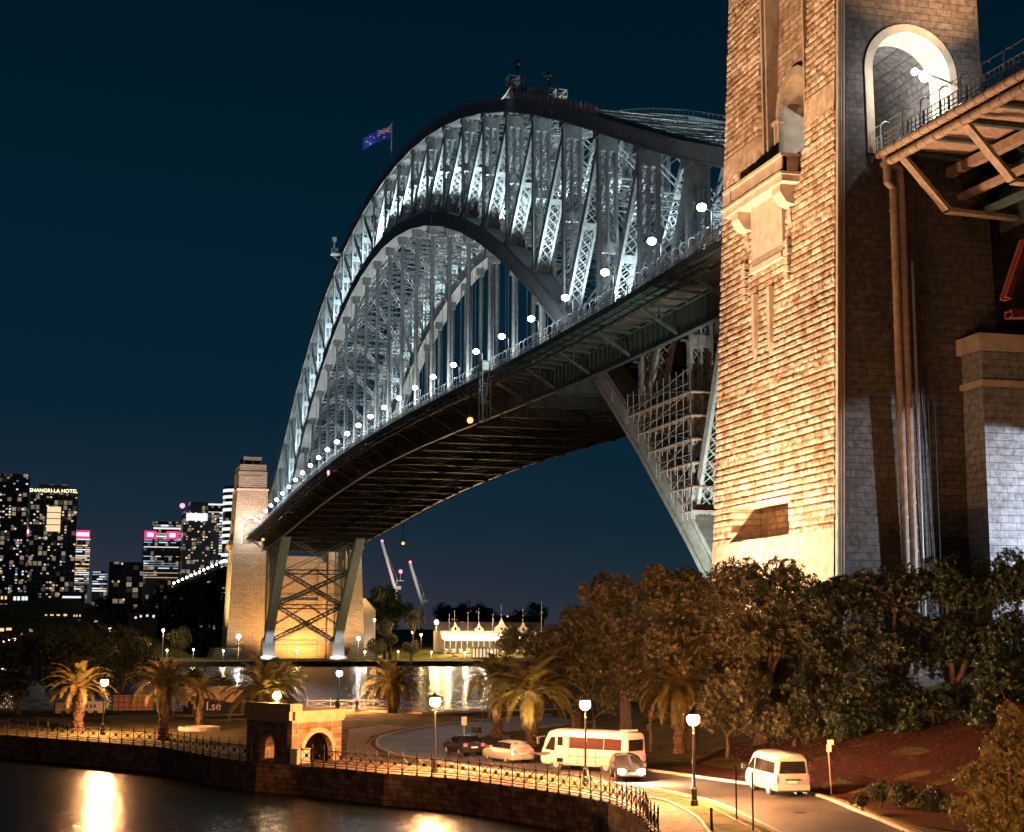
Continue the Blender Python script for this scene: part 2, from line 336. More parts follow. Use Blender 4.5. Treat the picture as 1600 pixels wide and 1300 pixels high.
def ribbon(line, off0, off1, z0, z1, name, mat_, parent=None, closed=False, flip=1):
    """kerb or wall: rectangular section swept along a line, offset sideways"""
    mb = MB(); L = [Vector((p[0], p[1], 0)) for p in line]; secs = []
    for i, p in enumerate(L):
        d = (L[min(i+1,len(L)-1)]-L[max(i-1,0)]).normalized(); nn = Vector((-d.y, d.x, 0))*flip
        a = p+nn*off0; b_ = p+nn*off1
        secs.append([(a.x,a.y,z0),(b_.x,b_.y,z0),(b_.x,b_.y,z1),(a.x,a.y,z1)])
    for s_ in secs: mb.v += s_
    for i in range(len(secs)-1):
        k = i*4
        for j in range(4): mb.f.append((k+j, k+(j+1)%4, k+4+(j+1)%4, k+4+j))
    mb.f.append((0,3,2,1)); k = (len(secs)-1)*4; mb.f.append((k,k+1,k+2,k+3))
    return mb.build(name, mat_, parent)
tag(ribbon(outer, 0, -.22, GZ-.1, GZ+.15, 'kerb', M['kerb']), kind='structure')
tag(ribbon(inner, 0, .22, GZ-.1, GZ+.15, 'kerb', M['kerb']), kind='structure')
# faded yellow line beside the kerb
tag(ribbon([p for p in outer], .45, .55, rz_+.002, rz_+.008, 'road_line', mat('worn road paint', (.30, .22, .12), .8, 0, .6, 1.2)), kind='structure')
tag(ribbon([p for p in inner], -.45, -.55, rz_+.002, rz_+.008, 'road_line', mat('worn road paint 2', (.34, .28, .2), .8, 0, .6, 1.2)), kind='structure')
for i, (px, py, r_) in enumerate(((1120,1245,.35),(1250,1270,.35),(860,1210,.3))):
    p = at(px, py, z=GZ); mb = MB(); mb.lathe([(r_,0),(r_,.006),(r_*.6,.008)], n=20); o = mb.build('manhole_cover', M['iron'], loc=(p.x,p.y,rz_+.002)); tag(o, ['round manhole cover in the road left of the minivan','round manhole cover in the road below the minivan','round manhole cover in the road in front of the bus'][i], 'manhole cover')
# footpath between the kerb and the sea fence
sea3 = [Vector((p.x, p.y, 0)) for p in sea]
fence_r = smooth_line([at(*q, z=GZ) for q in ((470,1197),(540,1203),(600,1210),(700,1217),(800,1230),(870,1240),(950,1255),(985,1270),(1006,1284),(1014,1299))]+[Vector((-64.9,-99,GZ))], .5)
path_out = px_line([(1145,1345),(1108,1299),(1095,1282),(1075,1268),(1040,1252),(1000,1246),(950,1238),(870,1226),(780,1214),(700,1203),(620,1196),(560,1190),(535,1188)])
path_in = [p for p in fence_r]
pl = [p.to_2d() for p in smooth_line(path_out, .8)][::-1]+[Vector((-64,-112)), Vector((-66,-103))]+[Vector((p.x, p.y)) for p in fence_r][::-1]
sheet('footpath', pl, lambda x, y: GZ+.016, M['paving'], 0)
tag(ribbon(smooth_line(path_out, .8), 0, .15, GZ-.05, GZ+.09, 'path_edging', M['kerb']), kind='structure')
# rough stone apron at the road's tip
apron = px_line([(540,1185),(600,1188),(588,1172),(572,1160),(580,1150),(610,1142),(640,1136),(600,1132),(545,1140)])
sheet('stone_apron', [p.to_2d() for p in apron], lambda x, y: GZ+.008, mat('crazy paving', (.22,.15,.10), .9, 0, .6, 3., 1., 9, col2=(.08,.05,.035)), 0)
# far shore
FS = lambda x: 438.6+(x+26)*-.078
def farz(x, y):
    d = y-FS(x)
    z = 2.0+min(max(d-8-125*max(0, min(1, (52-abs(x))/10)), 0)*.045, 5.5)
    if x < -40: z += max(0, min((d-60)*.10, 22))*min(1, (-40-x)/60)
    if d > 200: z += min((d-200)*.03, 12)
    return z
xs = [-900,-500,-300,-200]+[-150+i*10 for i in range(36)]+[260,400,700,1400]
ds = [0, 4, 8, 15, 25, 40, 60, 80, 110, 150, 200, 260, 350, 500, 800, 1500, 3500]
mb = MB()
for d in ds:
    for x in xs: mb.v.append((x, FS(x)+d, farz(x, FS(x)+d)))
for i in range(len(ds)-1):
    for j in range(len(xs)-1): k = i*len(xs)+j; mb.f.append((k, k+1, k+len(xs)+1, k+len(xs)))
tag(mb.build('far_shore_ground', M['far_lawn'], smooth=True), kind='structure')
mb = MB()
for x0, x1 in zip(xs, xs[1:]): mb.quad((x0,FS(x0),-2),(x1,FS(x1),-2),(x1,FS(x1),2.0),(x0,FS(x0),2.0))
o = mb.build('far_seawall', M['seawall']); tag(o, 'long dark stone seawall along the far shore under the bridge', 'seawall')
tag(ribbon(sea3, -.0, -.45, -1.5, GZ+.05, 'stone_seawall', M['seawall'], flip=-1), 'brown sandstone seawall curving along the water in the foreground', 'seawall')
tag(ribbon([at(*q, z=GZ) for q in ((440,1113),(480,1112),(560,1112),(620,1114),(660,1116))]+[Vector((-30,19.,0)), Vector((40,21,0))], 0, .5, -1, GZ+.25, 'promenade_wall', M['sandstone_plain']), 'low pale stone wall under the promenade rail behind the road bend', 'wall')
# ================================================================== THE ARCH BRIDGE
def uu(y): return (y-251.5)/251.5
def zlow(y): return 9+107*(1-uu(y)**2)
def ztop(y): u_ = uu(y); return 134-68.587*u_**2-22.583*u_**4+23.17*u_**6
def zd(y):
    if y < 0: return 53.1+.025*y
    if y > 503: return 53.1-.025*(y-503)
    return 53.1+6.2*(1-uu(y)**2)**2
XT = 14.75
br = thing('steel_arch_bridge', 'long steel arch bridge with lattice trusses crossing the harbour, floodlit white at night', 'bridge', (0,0,0))
V3 = Vector
def laced(mb, p, q, ax, dep, W, D, lanes=1, pitch=None, t=.12, fl=.32, battens=()):
    """box member of two solid webs joined by lacing; ax = unit vector across, dep = unit vector of depth"""
    p = V3(p); q = V3(q); ax = V3(ax); dep = V3(dep); L = (q-p).length; d = (q-p)/L
    for s_ in (-1, 1):
        c = ax*s_*(W-t/2); mb.beam(p+c, q+c, ax*t/2, dep*D)
        for e in (-1, 1):
            c = ax*s_*(W-t-fl/2)+dep*e*(D-t/2); mb.beam(p+c, q+c, ax*fl/2, dep*t/2)
    if lanes == 2:
        for e in (-1, 1): c = dep*e*(D-t/2); mb.beam(p+c, q+c, ax*.14, dep*t/2)
    lo = -W+t+fl; hi = W-t-fl
    segs = [(lo, hi)] if lanes == 1 else [(lo, -.14), (.14, hi)]
    pitch = pitch or 1.5; nn = max(1, int(L/pitch))
    for a, b in segs:
        for e in (-1, 1):
            off = dep*e*(D-.06)
            for i in range(nn):
                s0 = p+d*(L*i/nn)+off; s1 = p+d*(L*(i+1)/nn)+off
                mb.beam(s0+ax*a, s1+ax*b, d*.085, dep*.03); mb.beam(s0+ax*b, s1+ax*a, d*.085, dep*.025)
    for f0, f1 in battens:
        mb.beam(p+d*(L*f0), p+d*(L*f1), ax*(W+.02), dep*(D+.02))
X_, Y_, Z_ = V3((1,0,0)), V3((0,1,0)), V3((0,0,1))
YK = [P*k for k in range(29)]
# chords
for sgn in (-1, 1):
    for nm, zf, h, wd in (('top_chord', ztop, 1.25, 1.75), ('lower_chord', zlow, 1.55, 1.75)):
        mb = MB(); k0 = 0
        for k in range(29):
            y = YK[k]; sl = (zf(min(y+4, 503))-zf(max(y-4, 0)))/(min(y+4,503)-max(y-4,0)); nrm = V3((0,-sl,1)).normalized()
            hh = h*(1+.35*uu(y)**2) if nm == 'lower_chord' else h
            c = V3((sgn*XT, y, zf(y)))
            mb.v += [tuple(c-X_*wd-nrm*hh), tuple(c+X_*wd-nrm*hh), tuple(c+X_*wd+nrm*hh), tuple(c-X_*wd+nrm*hh)]
            if k:
                for j in range(4): a = (k-1)*4; mb.f.append((a+j, a+(j+1)%4, a+4+(j+1)%4, a+4+j))
        mb.f.append((0,3,2,1)); mb.f.append((112,113,114,115))
        # flange angles and splice plates give the plate-girder edges
        for k in range(28):
            y0, y1 = YK[k], YK[k+1]
            for e in (-1, 1):
                for v_ in (-1, 1):
                    p0 = V3((sgn*XT+e*wd, y0, zf(y0)+v_*(h-.1))); p1 = V3((sgn*XT+e*wd, y1, zf(y1)+v_*(h-.1)))
                    mb.bar(p0, p1, .22, .3)
            for f in (.33, .66):
                y = y0+(y1-y0)*f; z = zf(y0)+(zf(y1)-zf(y0))*f
                mb.box(sgn*XT-wd-.05, y-.5, z-h*.8, sgn*XT+wd+.05, y+.5, z+h*.8)
        mb.build(nm, M['steel'], br)
# posts, diagonals, hangers (built for the left truss, copied to the right)
def both(me, nm, label=None):
    for s_ in (-1, 1):
        o = link(nm, me, br, (s_*XT, 0, 0))
for k in range(29):
    y = YK[k]; zb, zt = zlow(y)+1.2, ztop(y)-1.0; L = zt-zb
    mb = MB(); laced(mb, (0,y,zb), (0,y,zt), X_, Y_, 1.6, .55, 2, 1.55, battens=((1-3.3/L, 1-1.1/L), (.47, .47+1.6/L), (0, 2./L)))
    # gusset fans where the post meets the chords
    mb.box(-1.72, y-1.6, zb-.6, -1.62, y+1.6, zb+1.6); mb.box(1.62, y-1.6, zb-.6, 1.72, y+1.6, zb+1.6)
    mb.box(-1.72, y-1.6, zt-1.2, -1.62, y+1.6, zt+.5); mb.box(1.62, y-1.6, zt-1.2, 1.72, y+1.6, zt+.5)
    both(mb.mesh('post', M['steel']), 'post')
for k in range(28):
    a, b = (k, k+1) if k < 14 else (k+1, k)
    p = V3((0, YK[a], ztop(YK[a])-1.8)); q = V3((0, YK[b], zlow(YK[b])+1.9)); d = (q-p).normalized()
    mb = MB(); laced(mb, p, q, X_, X_.cross(d), 1.25, .62, 1, 1.5, battens=((.48, .52),))
    both(mb.mesh('diagonal', M['steel']), 'diagonal')
for k in range(29):
    y = YK[k]; zl = zlow(y)
    if zl-2 > zd(y)+2:
        mb = MB(); z1 = zl-1.6; z0 = zd(y)-2
        mb.box(-.42, y-.3, z0, -.35, y+.3, z1-2); mb.box(.35, y-.3, z0, .42, y+.3, z1-2); mb.box(-.38, y-.04, z0, .38, y+.04, z1-2)
        mb.prism([(-.9, z1-2.2), (.9, z1-2.2), (1.25, z1+.2), (-1.25, z1+.2)], 'y', y-.6, y+.6)
        for e in (-1, 1): mb.bar((e*1.15, y+1.6, z0), (e*1.15, y+1.6, z1+.2), .09)
        both(mb.mesh('hanger', M['steel']), 'hanger')
# bracing between the two trusses
def lbeam(mb, p, q, h, t=.22, pitch=2.2, up=Z_):
    p = V3(p); q = V3(q); L = (q-p).length
    if L < .5: return
    d = (q-p)/L; u_ = (V3(up)-d*V3(up).dot(d)).normalized()
    mb.bar(p+u_*h/2, q+u_*h/2, t); mb.bar(p-u_*h/2, q-u_*h/2, t); nn = max(2, int(L/pitch))
    for i in range(nn):
        e = 1 if i % 2 else -1; mb.bar(p+d*L*i/nn+u_*h/2*e, p+d*L*(i+1)/nn-u_*h/2*e, t*.5)
IX = XT-1.6
for k in range(28):
    y0, y1 = YK[k], YK[k+1]
    mb = MB(); lbeam(mb, (-IX,y0,ztop(y0)), (IX,y1,ztop(y1)), 1.3); lbeam(mb, (IX,y0,ztop(y0)), (-IX,y1,ztop(y1)), 1.3); lbeam(mb, (-IX,y0,ztop(y0)), (IX,y0,ztop(y0)), 1.6)
    mb.build('top_bracing', M['steel_shaded'], br)
    if abs(zlow((y0+y1)/2)-zd((y0+y1)/2)) > 5:
        mb = MB(); lbeam(mb, (-IX,y0,zlow(y0)), (IX,y1,zlow(y1)), 1.4); lbeam(mb, (IX,y0,zlow(y0)), (-IX,y1,zlow(y1)), 1.4); lbeam(mb, (-IX,y1,zlow(y1)), (IX,y1,zlow(y1)), 2.)
        mb.build('lower_bracing', M['steel'], br)
for k in range(1, 28):
    y = YK[k]; a, b = max(zlow(y), zd(y)+8), ztop(y)
    if b-a < 6: continue
    mb = MB(); c = b-.45*(b-a) if b-a > 24 else a
    lbeam(mb, (-IX,y,c), (0,y,b-1), 1.); lbeam(mb, (IX,y,c), (0,y,b-1), 1.); lbeam(mb, (-IX,y,c), (IX,y,c), 1.4)
    if b-a > 24: lbeam(mb, (-IX,y,a), (0,y,c), 1.); lbeam(mb, (IX,y,a), (0,y,c), 1.)
    mb.build('sway_frame', M['steel'], br)
# the braces of the end panels below the deck, thick dark X members between the two ribs (far end faces the camera)
for e in (0, 1):
    ys = [YK[j] if e == 0 else YK[28-j] for j in (0, 1, 2)]
    mb = MB()
    for j in range(2):
        y0, y1 = ys[j], ys[j+1]; z0, z1 = zlow(y0)+1, zlow(y1)
        mid = (y0+y1)/2; zm = zlow(mid)
        for s_ in (-1, 1):
            up = V3((0, 1, 0))
            for f0, f1 in ((0, .5), (.5, 1)):
                pa = V3((-IX*s_*(1-2*f0) if f0 == 0 else 0, y0+(y1-y0)*f0, z0+(z1-z0)*f0)); pb = V3((0 if f1 == .5 else IX*s_, y0+(y1-y0)*f1, z0+(z1-z0)*f1))
                lbeam(mb, pa, pb, 1.3, .55, 2.2, up=Z_)
            lbeam(mb, (s_*IX, mid, zm), (0, mid+(1 if e == 0 else -1)*6, zm+8), .5, .25)
        lbeam(mb, (-IX, y1, z1), (IX, y1, z1), 1.6, .4)
        lbeam(mb, (-IX, mid, zm-2), (IX, mid, zm-2), .8, .25)
    mb.build('end_bracing', M['steel_shaded'], br)
# bearings
for y in (0, 503):
    for s_ in (-1, 1):
        mb = MB(); e = -1 if y == 0 else 1
        mb.prism([(y-e*2.5, 9.5), (y-e*1., 11), (y+e*3., 9.5), (y+e*5, 3.), (y-e*4.2, 3.)], 'x', s_*XT-2.6, s_*XT+2.6); mb.box(s_*XT-3.6, min(y-e*5, y+e*7), 1., s_*XT+3.6, max(y-e*5, y+e*7), 3.2)
        mb.build('bearing', M['pale_metal'], br)
# deck: slab, fascia, floor girders, stringers, walkways
EDGE = 24.4
ysd = [-6]+[P*k/2 for k in range(57)]+[509]
def strip(mb, x0, x1, zo0, zo1, ys_=ysd, zfun=None):
    zfun = zfun or zd
    for a, b in zip(ys_, ys_[1:]):
        n = len(mb.v)
        for y in (a, b): mb.v += [(x0,y,zfun(y)+zo0),(x1,y,zfun(y)+zo0),(x1,y,zfun(y)+zo1),(x0,y,zfun(y)+zo1)]
        for j in range(4): mb.f.append((n+j, n+(j+1)%4, n+4+(j+1)%4, n+4+j))
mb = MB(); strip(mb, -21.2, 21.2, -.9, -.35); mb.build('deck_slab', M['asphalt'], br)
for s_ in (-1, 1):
    mb = MB(); a, b = sorted((s_*21.2, s_*EDGE)); strip(mb, a, b, -.25, 0); mb.build('walkway', M['steel_shaded'], br)
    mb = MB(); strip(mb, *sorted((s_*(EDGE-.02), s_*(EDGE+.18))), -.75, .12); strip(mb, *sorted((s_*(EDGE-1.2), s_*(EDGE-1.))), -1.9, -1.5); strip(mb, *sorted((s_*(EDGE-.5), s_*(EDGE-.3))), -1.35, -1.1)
    mb.build('edge_beam', M['steel_shaded'], br)
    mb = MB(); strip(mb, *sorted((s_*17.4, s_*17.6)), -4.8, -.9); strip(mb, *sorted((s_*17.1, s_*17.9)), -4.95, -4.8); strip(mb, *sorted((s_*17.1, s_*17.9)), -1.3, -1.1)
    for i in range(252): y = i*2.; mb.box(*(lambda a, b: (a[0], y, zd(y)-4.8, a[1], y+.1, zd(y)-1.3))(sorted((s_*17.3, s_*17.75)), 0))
    mb.build('side_girder', M['steel_shaded'], br)
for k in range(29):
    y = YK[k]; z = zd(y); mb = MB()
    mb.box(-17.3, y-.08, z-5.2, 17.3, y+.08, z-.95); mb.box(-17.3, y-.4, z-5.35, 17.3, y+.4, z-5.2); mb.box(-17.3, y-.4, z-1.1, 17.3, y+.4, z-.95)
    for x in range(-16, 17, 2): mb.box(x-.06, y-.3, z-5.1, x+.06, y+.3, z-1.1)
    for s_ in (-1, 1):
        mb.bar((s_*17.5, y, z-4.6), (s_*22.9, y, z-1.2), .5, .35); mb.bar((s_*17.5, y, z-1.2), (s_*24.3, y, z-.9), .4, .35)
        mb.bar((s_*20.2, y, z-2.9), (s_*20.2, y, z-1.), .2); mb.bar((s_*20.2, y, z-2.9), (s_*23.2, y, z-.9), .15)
    mb.build('floor_girder', M['steel_shaded'], br)
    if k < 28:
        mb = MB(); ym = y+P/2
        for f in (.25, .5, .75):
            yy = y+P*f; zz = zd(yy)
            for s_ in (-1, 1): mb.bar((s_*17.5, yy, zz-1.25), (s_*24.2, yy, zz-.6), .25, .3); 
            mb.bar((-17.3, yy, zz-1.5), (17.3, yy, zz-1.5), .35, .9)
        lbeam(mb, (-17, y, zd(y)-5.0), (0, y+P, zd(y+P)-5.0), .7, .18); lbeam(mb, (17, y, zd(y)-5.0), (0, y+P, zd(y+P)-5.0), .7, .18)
        mb.build('floor_bracing', M['steel_shaded'], br)
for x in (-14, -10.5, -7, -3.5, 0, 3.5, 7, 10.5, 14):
    mb = MB(); strip(mb, x-.1, x+.1, -2.6, -.9); strip(mb, x-.3, x+.3, -2.7, -2.6); mb.build('stringer', M['steel_shaded'], br)
# railings with inward curving hoops, one section per panel
def rail_section(y0, y1, s_, inward=True, zf=None, hoop=2.6, xb=EDGE):
    zf = zf or zd; mb = MB(); n_ = int(round((y1-y0)/hoop)); xx = s_*xb
    for h in (.35, .75, 1.25): mb.bar((xx, y0, zf(y0)+h), (xx, y1, zf(y1)+h), .07)
    m_ = int((y1-y0)/.62)
    for i in range(m_): y = y0+(y1-y0)*i/m_; mb.bar((xx, y, zf(y)+.05), (xx, y, zf(y)+1.25), .06 if i % 4 else .16)
    for i in range(n_):
        y = y0+(y1-y0)*i/n_; z = zf(y)
        pts = [(xx, y, z), (xx, y, z+2.0)]+[(xx-s_*(.55-.55*math.cos(R(a))), y, z+2.0+.55*math.sin(R(a))) for a in (30, 60, 90, 120)]
        mb.tube(pts, .055, 5)
    mb.bar((xx-s_*.55, y0, zf(y0)+2.55), (xx-s_*.55, y1, zf(y1)+2.55), .05)
    return mb
for s_ in (-1, 1):
    for k in range(28): rail_section(YK[k], YK[k+1], s_).build('railing', M['pale_metal'], br)
# handrail and pale screen along the crown of the near top chord
mb = MB()
for s_ in (-1, 1):
    for k in range(28):
        for f in range(8):
            y = YK[k]+P*f/8; z = ztop(YK[k])+(ztop(YK[k+1])-ztop(YK[k]))*f/8+1.25
            for e in (-1, 1): mb.bar((s_*XT+e*1.5, y, z), (s_*XT+e*1.5, y, z+1.1), .06)
        for e in (-1, 1): mb.bar((s_*XT+e*1.5, YK[k], ztop(YK[k])+2.3), (s_*XT+e*1.5, YK[k+1], ztop(YK[k+1])+2.3), .06)
mb.build('chord_handrail', M['steel'], br)
mb = MB()
for k in (3, 4, 5):
    y0, y1 = YK[k], YK[k+1]; z0, z1 = ztop(y0)+1.3, ztop(y1)+1.3; n = len(mb.v)
    mb.quad((-XT-1.66,y0,z0),(-XT-1.66,y1,z1),(-XT-1.66,y1,z1+1.3),(-XT-1.66,y0,z0+1.3))
    for f in range(7): y = y0+P*f/7; z = z0+(z1-z0)*f/7; mb.bar((-XT-1.72,y,z), (-XT-1.72,y,z+1.7), .16)
tag(mb.build('handrail_screen', mat('pale screen', (.55,.5,.47), .8), br), 'pale screened stretch of handrail beside the crown')
# ---- lights of the bridge
LP = [-5.3]+[10.7+17.9*i for i in range(27)]
lp = MB(); lp.tube([(0,0,0),(0,0,5.1)], [.13,.08], 8); lp.bar((0,0,5.1),(-1.1,0,5.35), .1); lp.box(-.18,-.18,0,.18,.18,.5)
lpm = lp.mesh('lamp_post', M['dark']); lh = MB(); lh.ball((0,0,0), .55, 12, 8, .8); lhm = lh.mesh('lantern', M['lamp_white'], True)
for i, y in enumerate(LP):
    s_ = thing('bridge_lamp', 'white walkway lamp on the bridge, ' + ('nearest the stone tower' if i == 0 else 'second from the near stone tower' if i == 1 else 'third from the near stone tower' if i == 2 else 'one of the row running away along the deck'), 'lamp', (-22.6, y, zd(y)), 0, 'white lamps along the bridge walkway')
    link('pole', lpm, s_); link('lantern', lhm, s_, (-1.2, 0, 5.4), scale=1 if i < 12 else 1.15); 
    add_light('lamp_light', (-1.3-22.6, y, zd(y)+4.7), 1200, COOL, rad=.4)
    # floodlights on the deck shining up to the ribs
for k in range(1, 28):
    y = YK[k]; h = ztop(y)-zlow(y)
    for s_ in (-1, 1):
        ym = y+(P*.5 if k < 14 else -P*.5)
        add_light('chord_floodlight', (s_*XT-.9, ym, max(zlow(ym)+2.6, zd(ym)+1.5)), 8000+h*300, (.80,.95,1.0), target=(s_*XT-.5, ym+(-9 if k < 14 else 9), ztop(y)), ang=150, rad=.3)
    if zlow(y) > zd(y)+6:
        hh = zlow(y)-zd(y)
        for s_ in (-1, 1):
            add_light('deck_floodlight', (s_*XT-2.6*s_, y-3, zd(y)+.8), 5000+hh*hh*15, (1.0,.97,.92), target=(s_*XT, y+2, zlow(y)), ang=64, rad=.3)
# the base floodlights of the far end
for s_ in (-1, 1): add_light('base_floodlight', (s_*XT, 492, 3.), 3800, (1,.97,.98), target=(s_*XT, 502, 9), ang=110, rad=.4)
# crown equipment, platforms, flag
def frame_box(mb, x0, y0, z0, x1, y1, z1, t=.2):
    for x in (x0, x1):
        for y in (y0, y1): mb.bar((x,y,z0), (x,y,z1), t)
    for z in (z0, z1):
        for y in (y0, y1): mb.bar((x0,y,z), (x1,y,z), t)
        for x in (x0, x1): mb.bar((x,y0,z), (x,y1,z), t)
    mb.bar((x0,y0,z0), (x1,y0,z1), t*.7); mb.bar((x0,y0,z0), (x0,y1,z1), t*.7)
cy0 = YK[6]
t_ = thing('maintenance_gantry', 'dark steel maintenance cranes with pale hanging platforms on the crown of the arch', 'gantry', (-XT, cy0, ztop(cy0)+1.4), scale=.82)
mb = MB()
for dx, dy in ((0,-3), (9,2)):
    frame_box(mb, dx-1.5, dy-2, 0, dx+1.5, dy+2, 3.6, .22); mb.tube([(dx,dy,3.6),(dx,dy,7.2)], .25, 8); mb.ball((dx,dy,7.6), .7, 8, 6); mb.bar((dx,dy,6.2),(dx-2.2,dy-1,7.8), .3)
frame_box(mb, 2, -1, 0, 7.5, 4, 2.6, .3); mb.box(2.2,-.8,.3,7.2,3.8,2.3)
mb.build('crane_frame', M['dark'], t_)
for dx, dy, rot in ((-1.5, -4, 0), (11.5, 1.5, .4)):
    mb = MB()
    a = V3((dx-1.2, dy, -1.2)); b = V3((dx+.8, dy, 2.2))
    for i in range(9):
        c = a.lerp(b, i/8); mb.bar(c-Y_*1.6-X_*.9, c+Y_*1.6-X_*.9, .34, .08); mb.bar(c-X_*.9, c+X_*.9, .2, .34)
    mb.bar(a-X_*.9, b-X_*.9, .15); mb.bar(a+X_*.9, b+X_*.9, .15); frame_box(mb, dx-1.3, dy-1.2, 2., dx+1.3, dy+1.2, 3.6, .14)
    mb.build('platform', mat('pale platform', (.7,.66,.62), .7), t_)
yq = YK[17]+4
t_ = thing('inspection_platform', 'small pale inspection platform fixed to the outer side of the top chord', 'platform', (-XT-2.2, yq, ztop(yq)+.2))
mb = MB(); mb.box(-2.6,-1.5,-.2,.6,1.5,.1); mb.bar((-2.4,0,-.2),(.4,0,-2.4), .2); mb.build('floor', M['pale_metal'], t_)
mb = MB(); frame_box(mb, -2.5,-1.4,.1,-.6,1.4,1.5, .1); mb.tube([(-1.5,0,.1),(-1.5,0,5)], .22, 6); mb.box(-2.2,-.4,4.2,-.9,.4,5.4); mb.build('mast', M['steel'], t_)
fp = at(611, 258, x=-XT); fh = at(611, 192, y=fp.y).z-fp.z+1.
t_ = thing('flag_pole', 'white flagpole standing on the left shoulder of the arch', 'flagpole', (fp.x, fp.y, fp.z-1.2))
mb = MB(); mb.tube([(0,0,0),(0,0,fh)], [.22,.14], 8); mb.ball((0,0,fh+.1), .25); mb.build('pole', M['pale_metal'], t_)
# the flag: dark blue with union colours in the hoist corner and white stars, drooping to the left
def flagpt(a, b):   # a 0..1 along fly, b 0..1 down
    return V3((-a*7.6+.1, .7*math.sin(a*6+b*1.4)*a, fh-.5-b*3.6-a*4.0+.5*math.sin(a*5)*a+b*a*.6))
def fpatch(mb, a0, b0, a1, b1, off, na=8):
    for i in range(na):
        for j in range(3):
            q_ = [(a0+(a1-a0)*(i+di)/na, b0+(b1-b0)*(j+dj)/3) for di, dj in ((0,0),(1,0),(1,1),(0,1))]
            mb.quad(*[flagpt(*c)+V3((0,-off,0)) for c in q_])
t_f = thing('flag', 'blue flag with red and white cross corner and white stars flying left', 'flag', (fp.x-.2, fp.y, fp.z-1.2))
mb = MB(); fpatch(mb, 0,0,1,1,0,14); mb.build('cloth', mat('flag blue', (.015,.025,.30), .8), t_f)
mb = MB(); fpatch(mb, 0,.19,.5,.31,.03); fpatch(mb, .22,0,.28,.5,.03)
for c0, c1 in (((0,0),(.5,.5)), ((.5,0),(0,.5))):
    for i in range(6):
        a = V3((c0[0]+(c1[0]-c0[0])*i/6, c0[1]+(c1[1]-c0[1])*i/6, 0)); b_ = V3((c0[0]+(c1[0]-c0[0])*(i+1)/6, c0[1]+(c1[1]-c0[1])*(i+1)/6, 0))
        mb.quad(*[flagpt(u_, v_)+V3((0,-.025,0)) for u_, v_ in ((a.x, a.y-.035),(b_.x, b_.y-.035),(b_.x, b_.y+.035),(a.x, a.y+.035))])
mb.build('white_cross', mat('flag white', (.8,.8,.8), .8), t_f)
mb = MB(); fpatch(mb, 0,.22,.5,.28,.06); fpatch(mb, .235,0,.265,.5,.06); mb.build('red_cross', mat('flag red', (.55,.03,.03), .8), t_f)
mb = MB()
for a, b_, r_ in ((.25,.76,.09), (.75,.2,.06), (.62,.48,.06), (.88,.44,.06), (.75,.82,.07), (.8,.6,.035)):
    pts = []
    for i in range(14):
        rr_ = r_ if i % 2 == 0 else r_*.45; an = math.pi*i/7; pts.append(flagpt(a+rr_*math.sin(an)*.6, b_-rr_*math.cos(an)*1.1)+V3((0,-.05,0)))
    n = len(mb.v); mb.v += [tuple(p_) for p_ in pts]; mb.f.append(tuple(range(n, n+14)))
mb.build('stars', bpy.data.materials['flag white'], t_f)
add_light('flag_light', (fp.x-3, fp.y-9, fp.z+1), 1500, (1,1,1), target=(fp.x-3, fp.y, fp.z+8), ang=60)
# scaffold round the foot of the near rib
t_ = thing('scaffolding', 'tiered tube scaffolding with plank platforms around the foot of the near rib', 'scaffold', (-XT, 20, 30))
mb = MB(); pb = MB(); 
lev = [(z, (z-9)/107) for z in (17, 20.5, 24, 27.5, 31, 34.5, 37)]
def yrib(z): return 251.5*(1-math.sqrt(max(0, 1-(z-9)/107)))
for i, z in enumerate((26, 29, 32, 35, 38, 41)):
    y0 = 15.5-20; y1 = yrib(z)-2.2-20; zz = z-30
    if y1 < y0+2: continue
    for x in (-2.4, 2.4): mb.bar((x,y0,zz), (x,y1,zz), .09); mb.bar((x,y0,zz+1.1), (x,y1,zz+1.1), .07)
    n_ = max(2, int((y1-y0)/2.2))
    for j in range(n_+1):
        y = y0+(y1-y0)*j/n_
        for x in (-2.4, 2.4): mb.bar((x,y,zz-1.), (x,y,zz+3.2), .09)
        mb.bar((-2.4,y,zz), (2.4,y,zz), .08)
    mb.bar((-2.4,y0,zz), (-2.4,y1,zz+3), .06); mb.bar((-2.4,y1,zz), (-2.4,y0,zz+3), .06)
    pb.box(-2.3, y0, zz+.05, 2.3, y1, zz+.15)
mb.build('tubes', M['pale_metal'], t_); pb.build('planks', mat('scaffold planks', (.4,.25,.15), .8), t_)
add_light('scaffold_light', (-XT-5, 3, 17), 26000, (1,.98,.86), target=(-XT, 20, 40), ang=70, rad=.3)
add_light('scaffold_light', (-XT-14, 4, 9), 42000, (1,.95,.75), target=(-XT, 34, 48), ang=70, rad=.3)
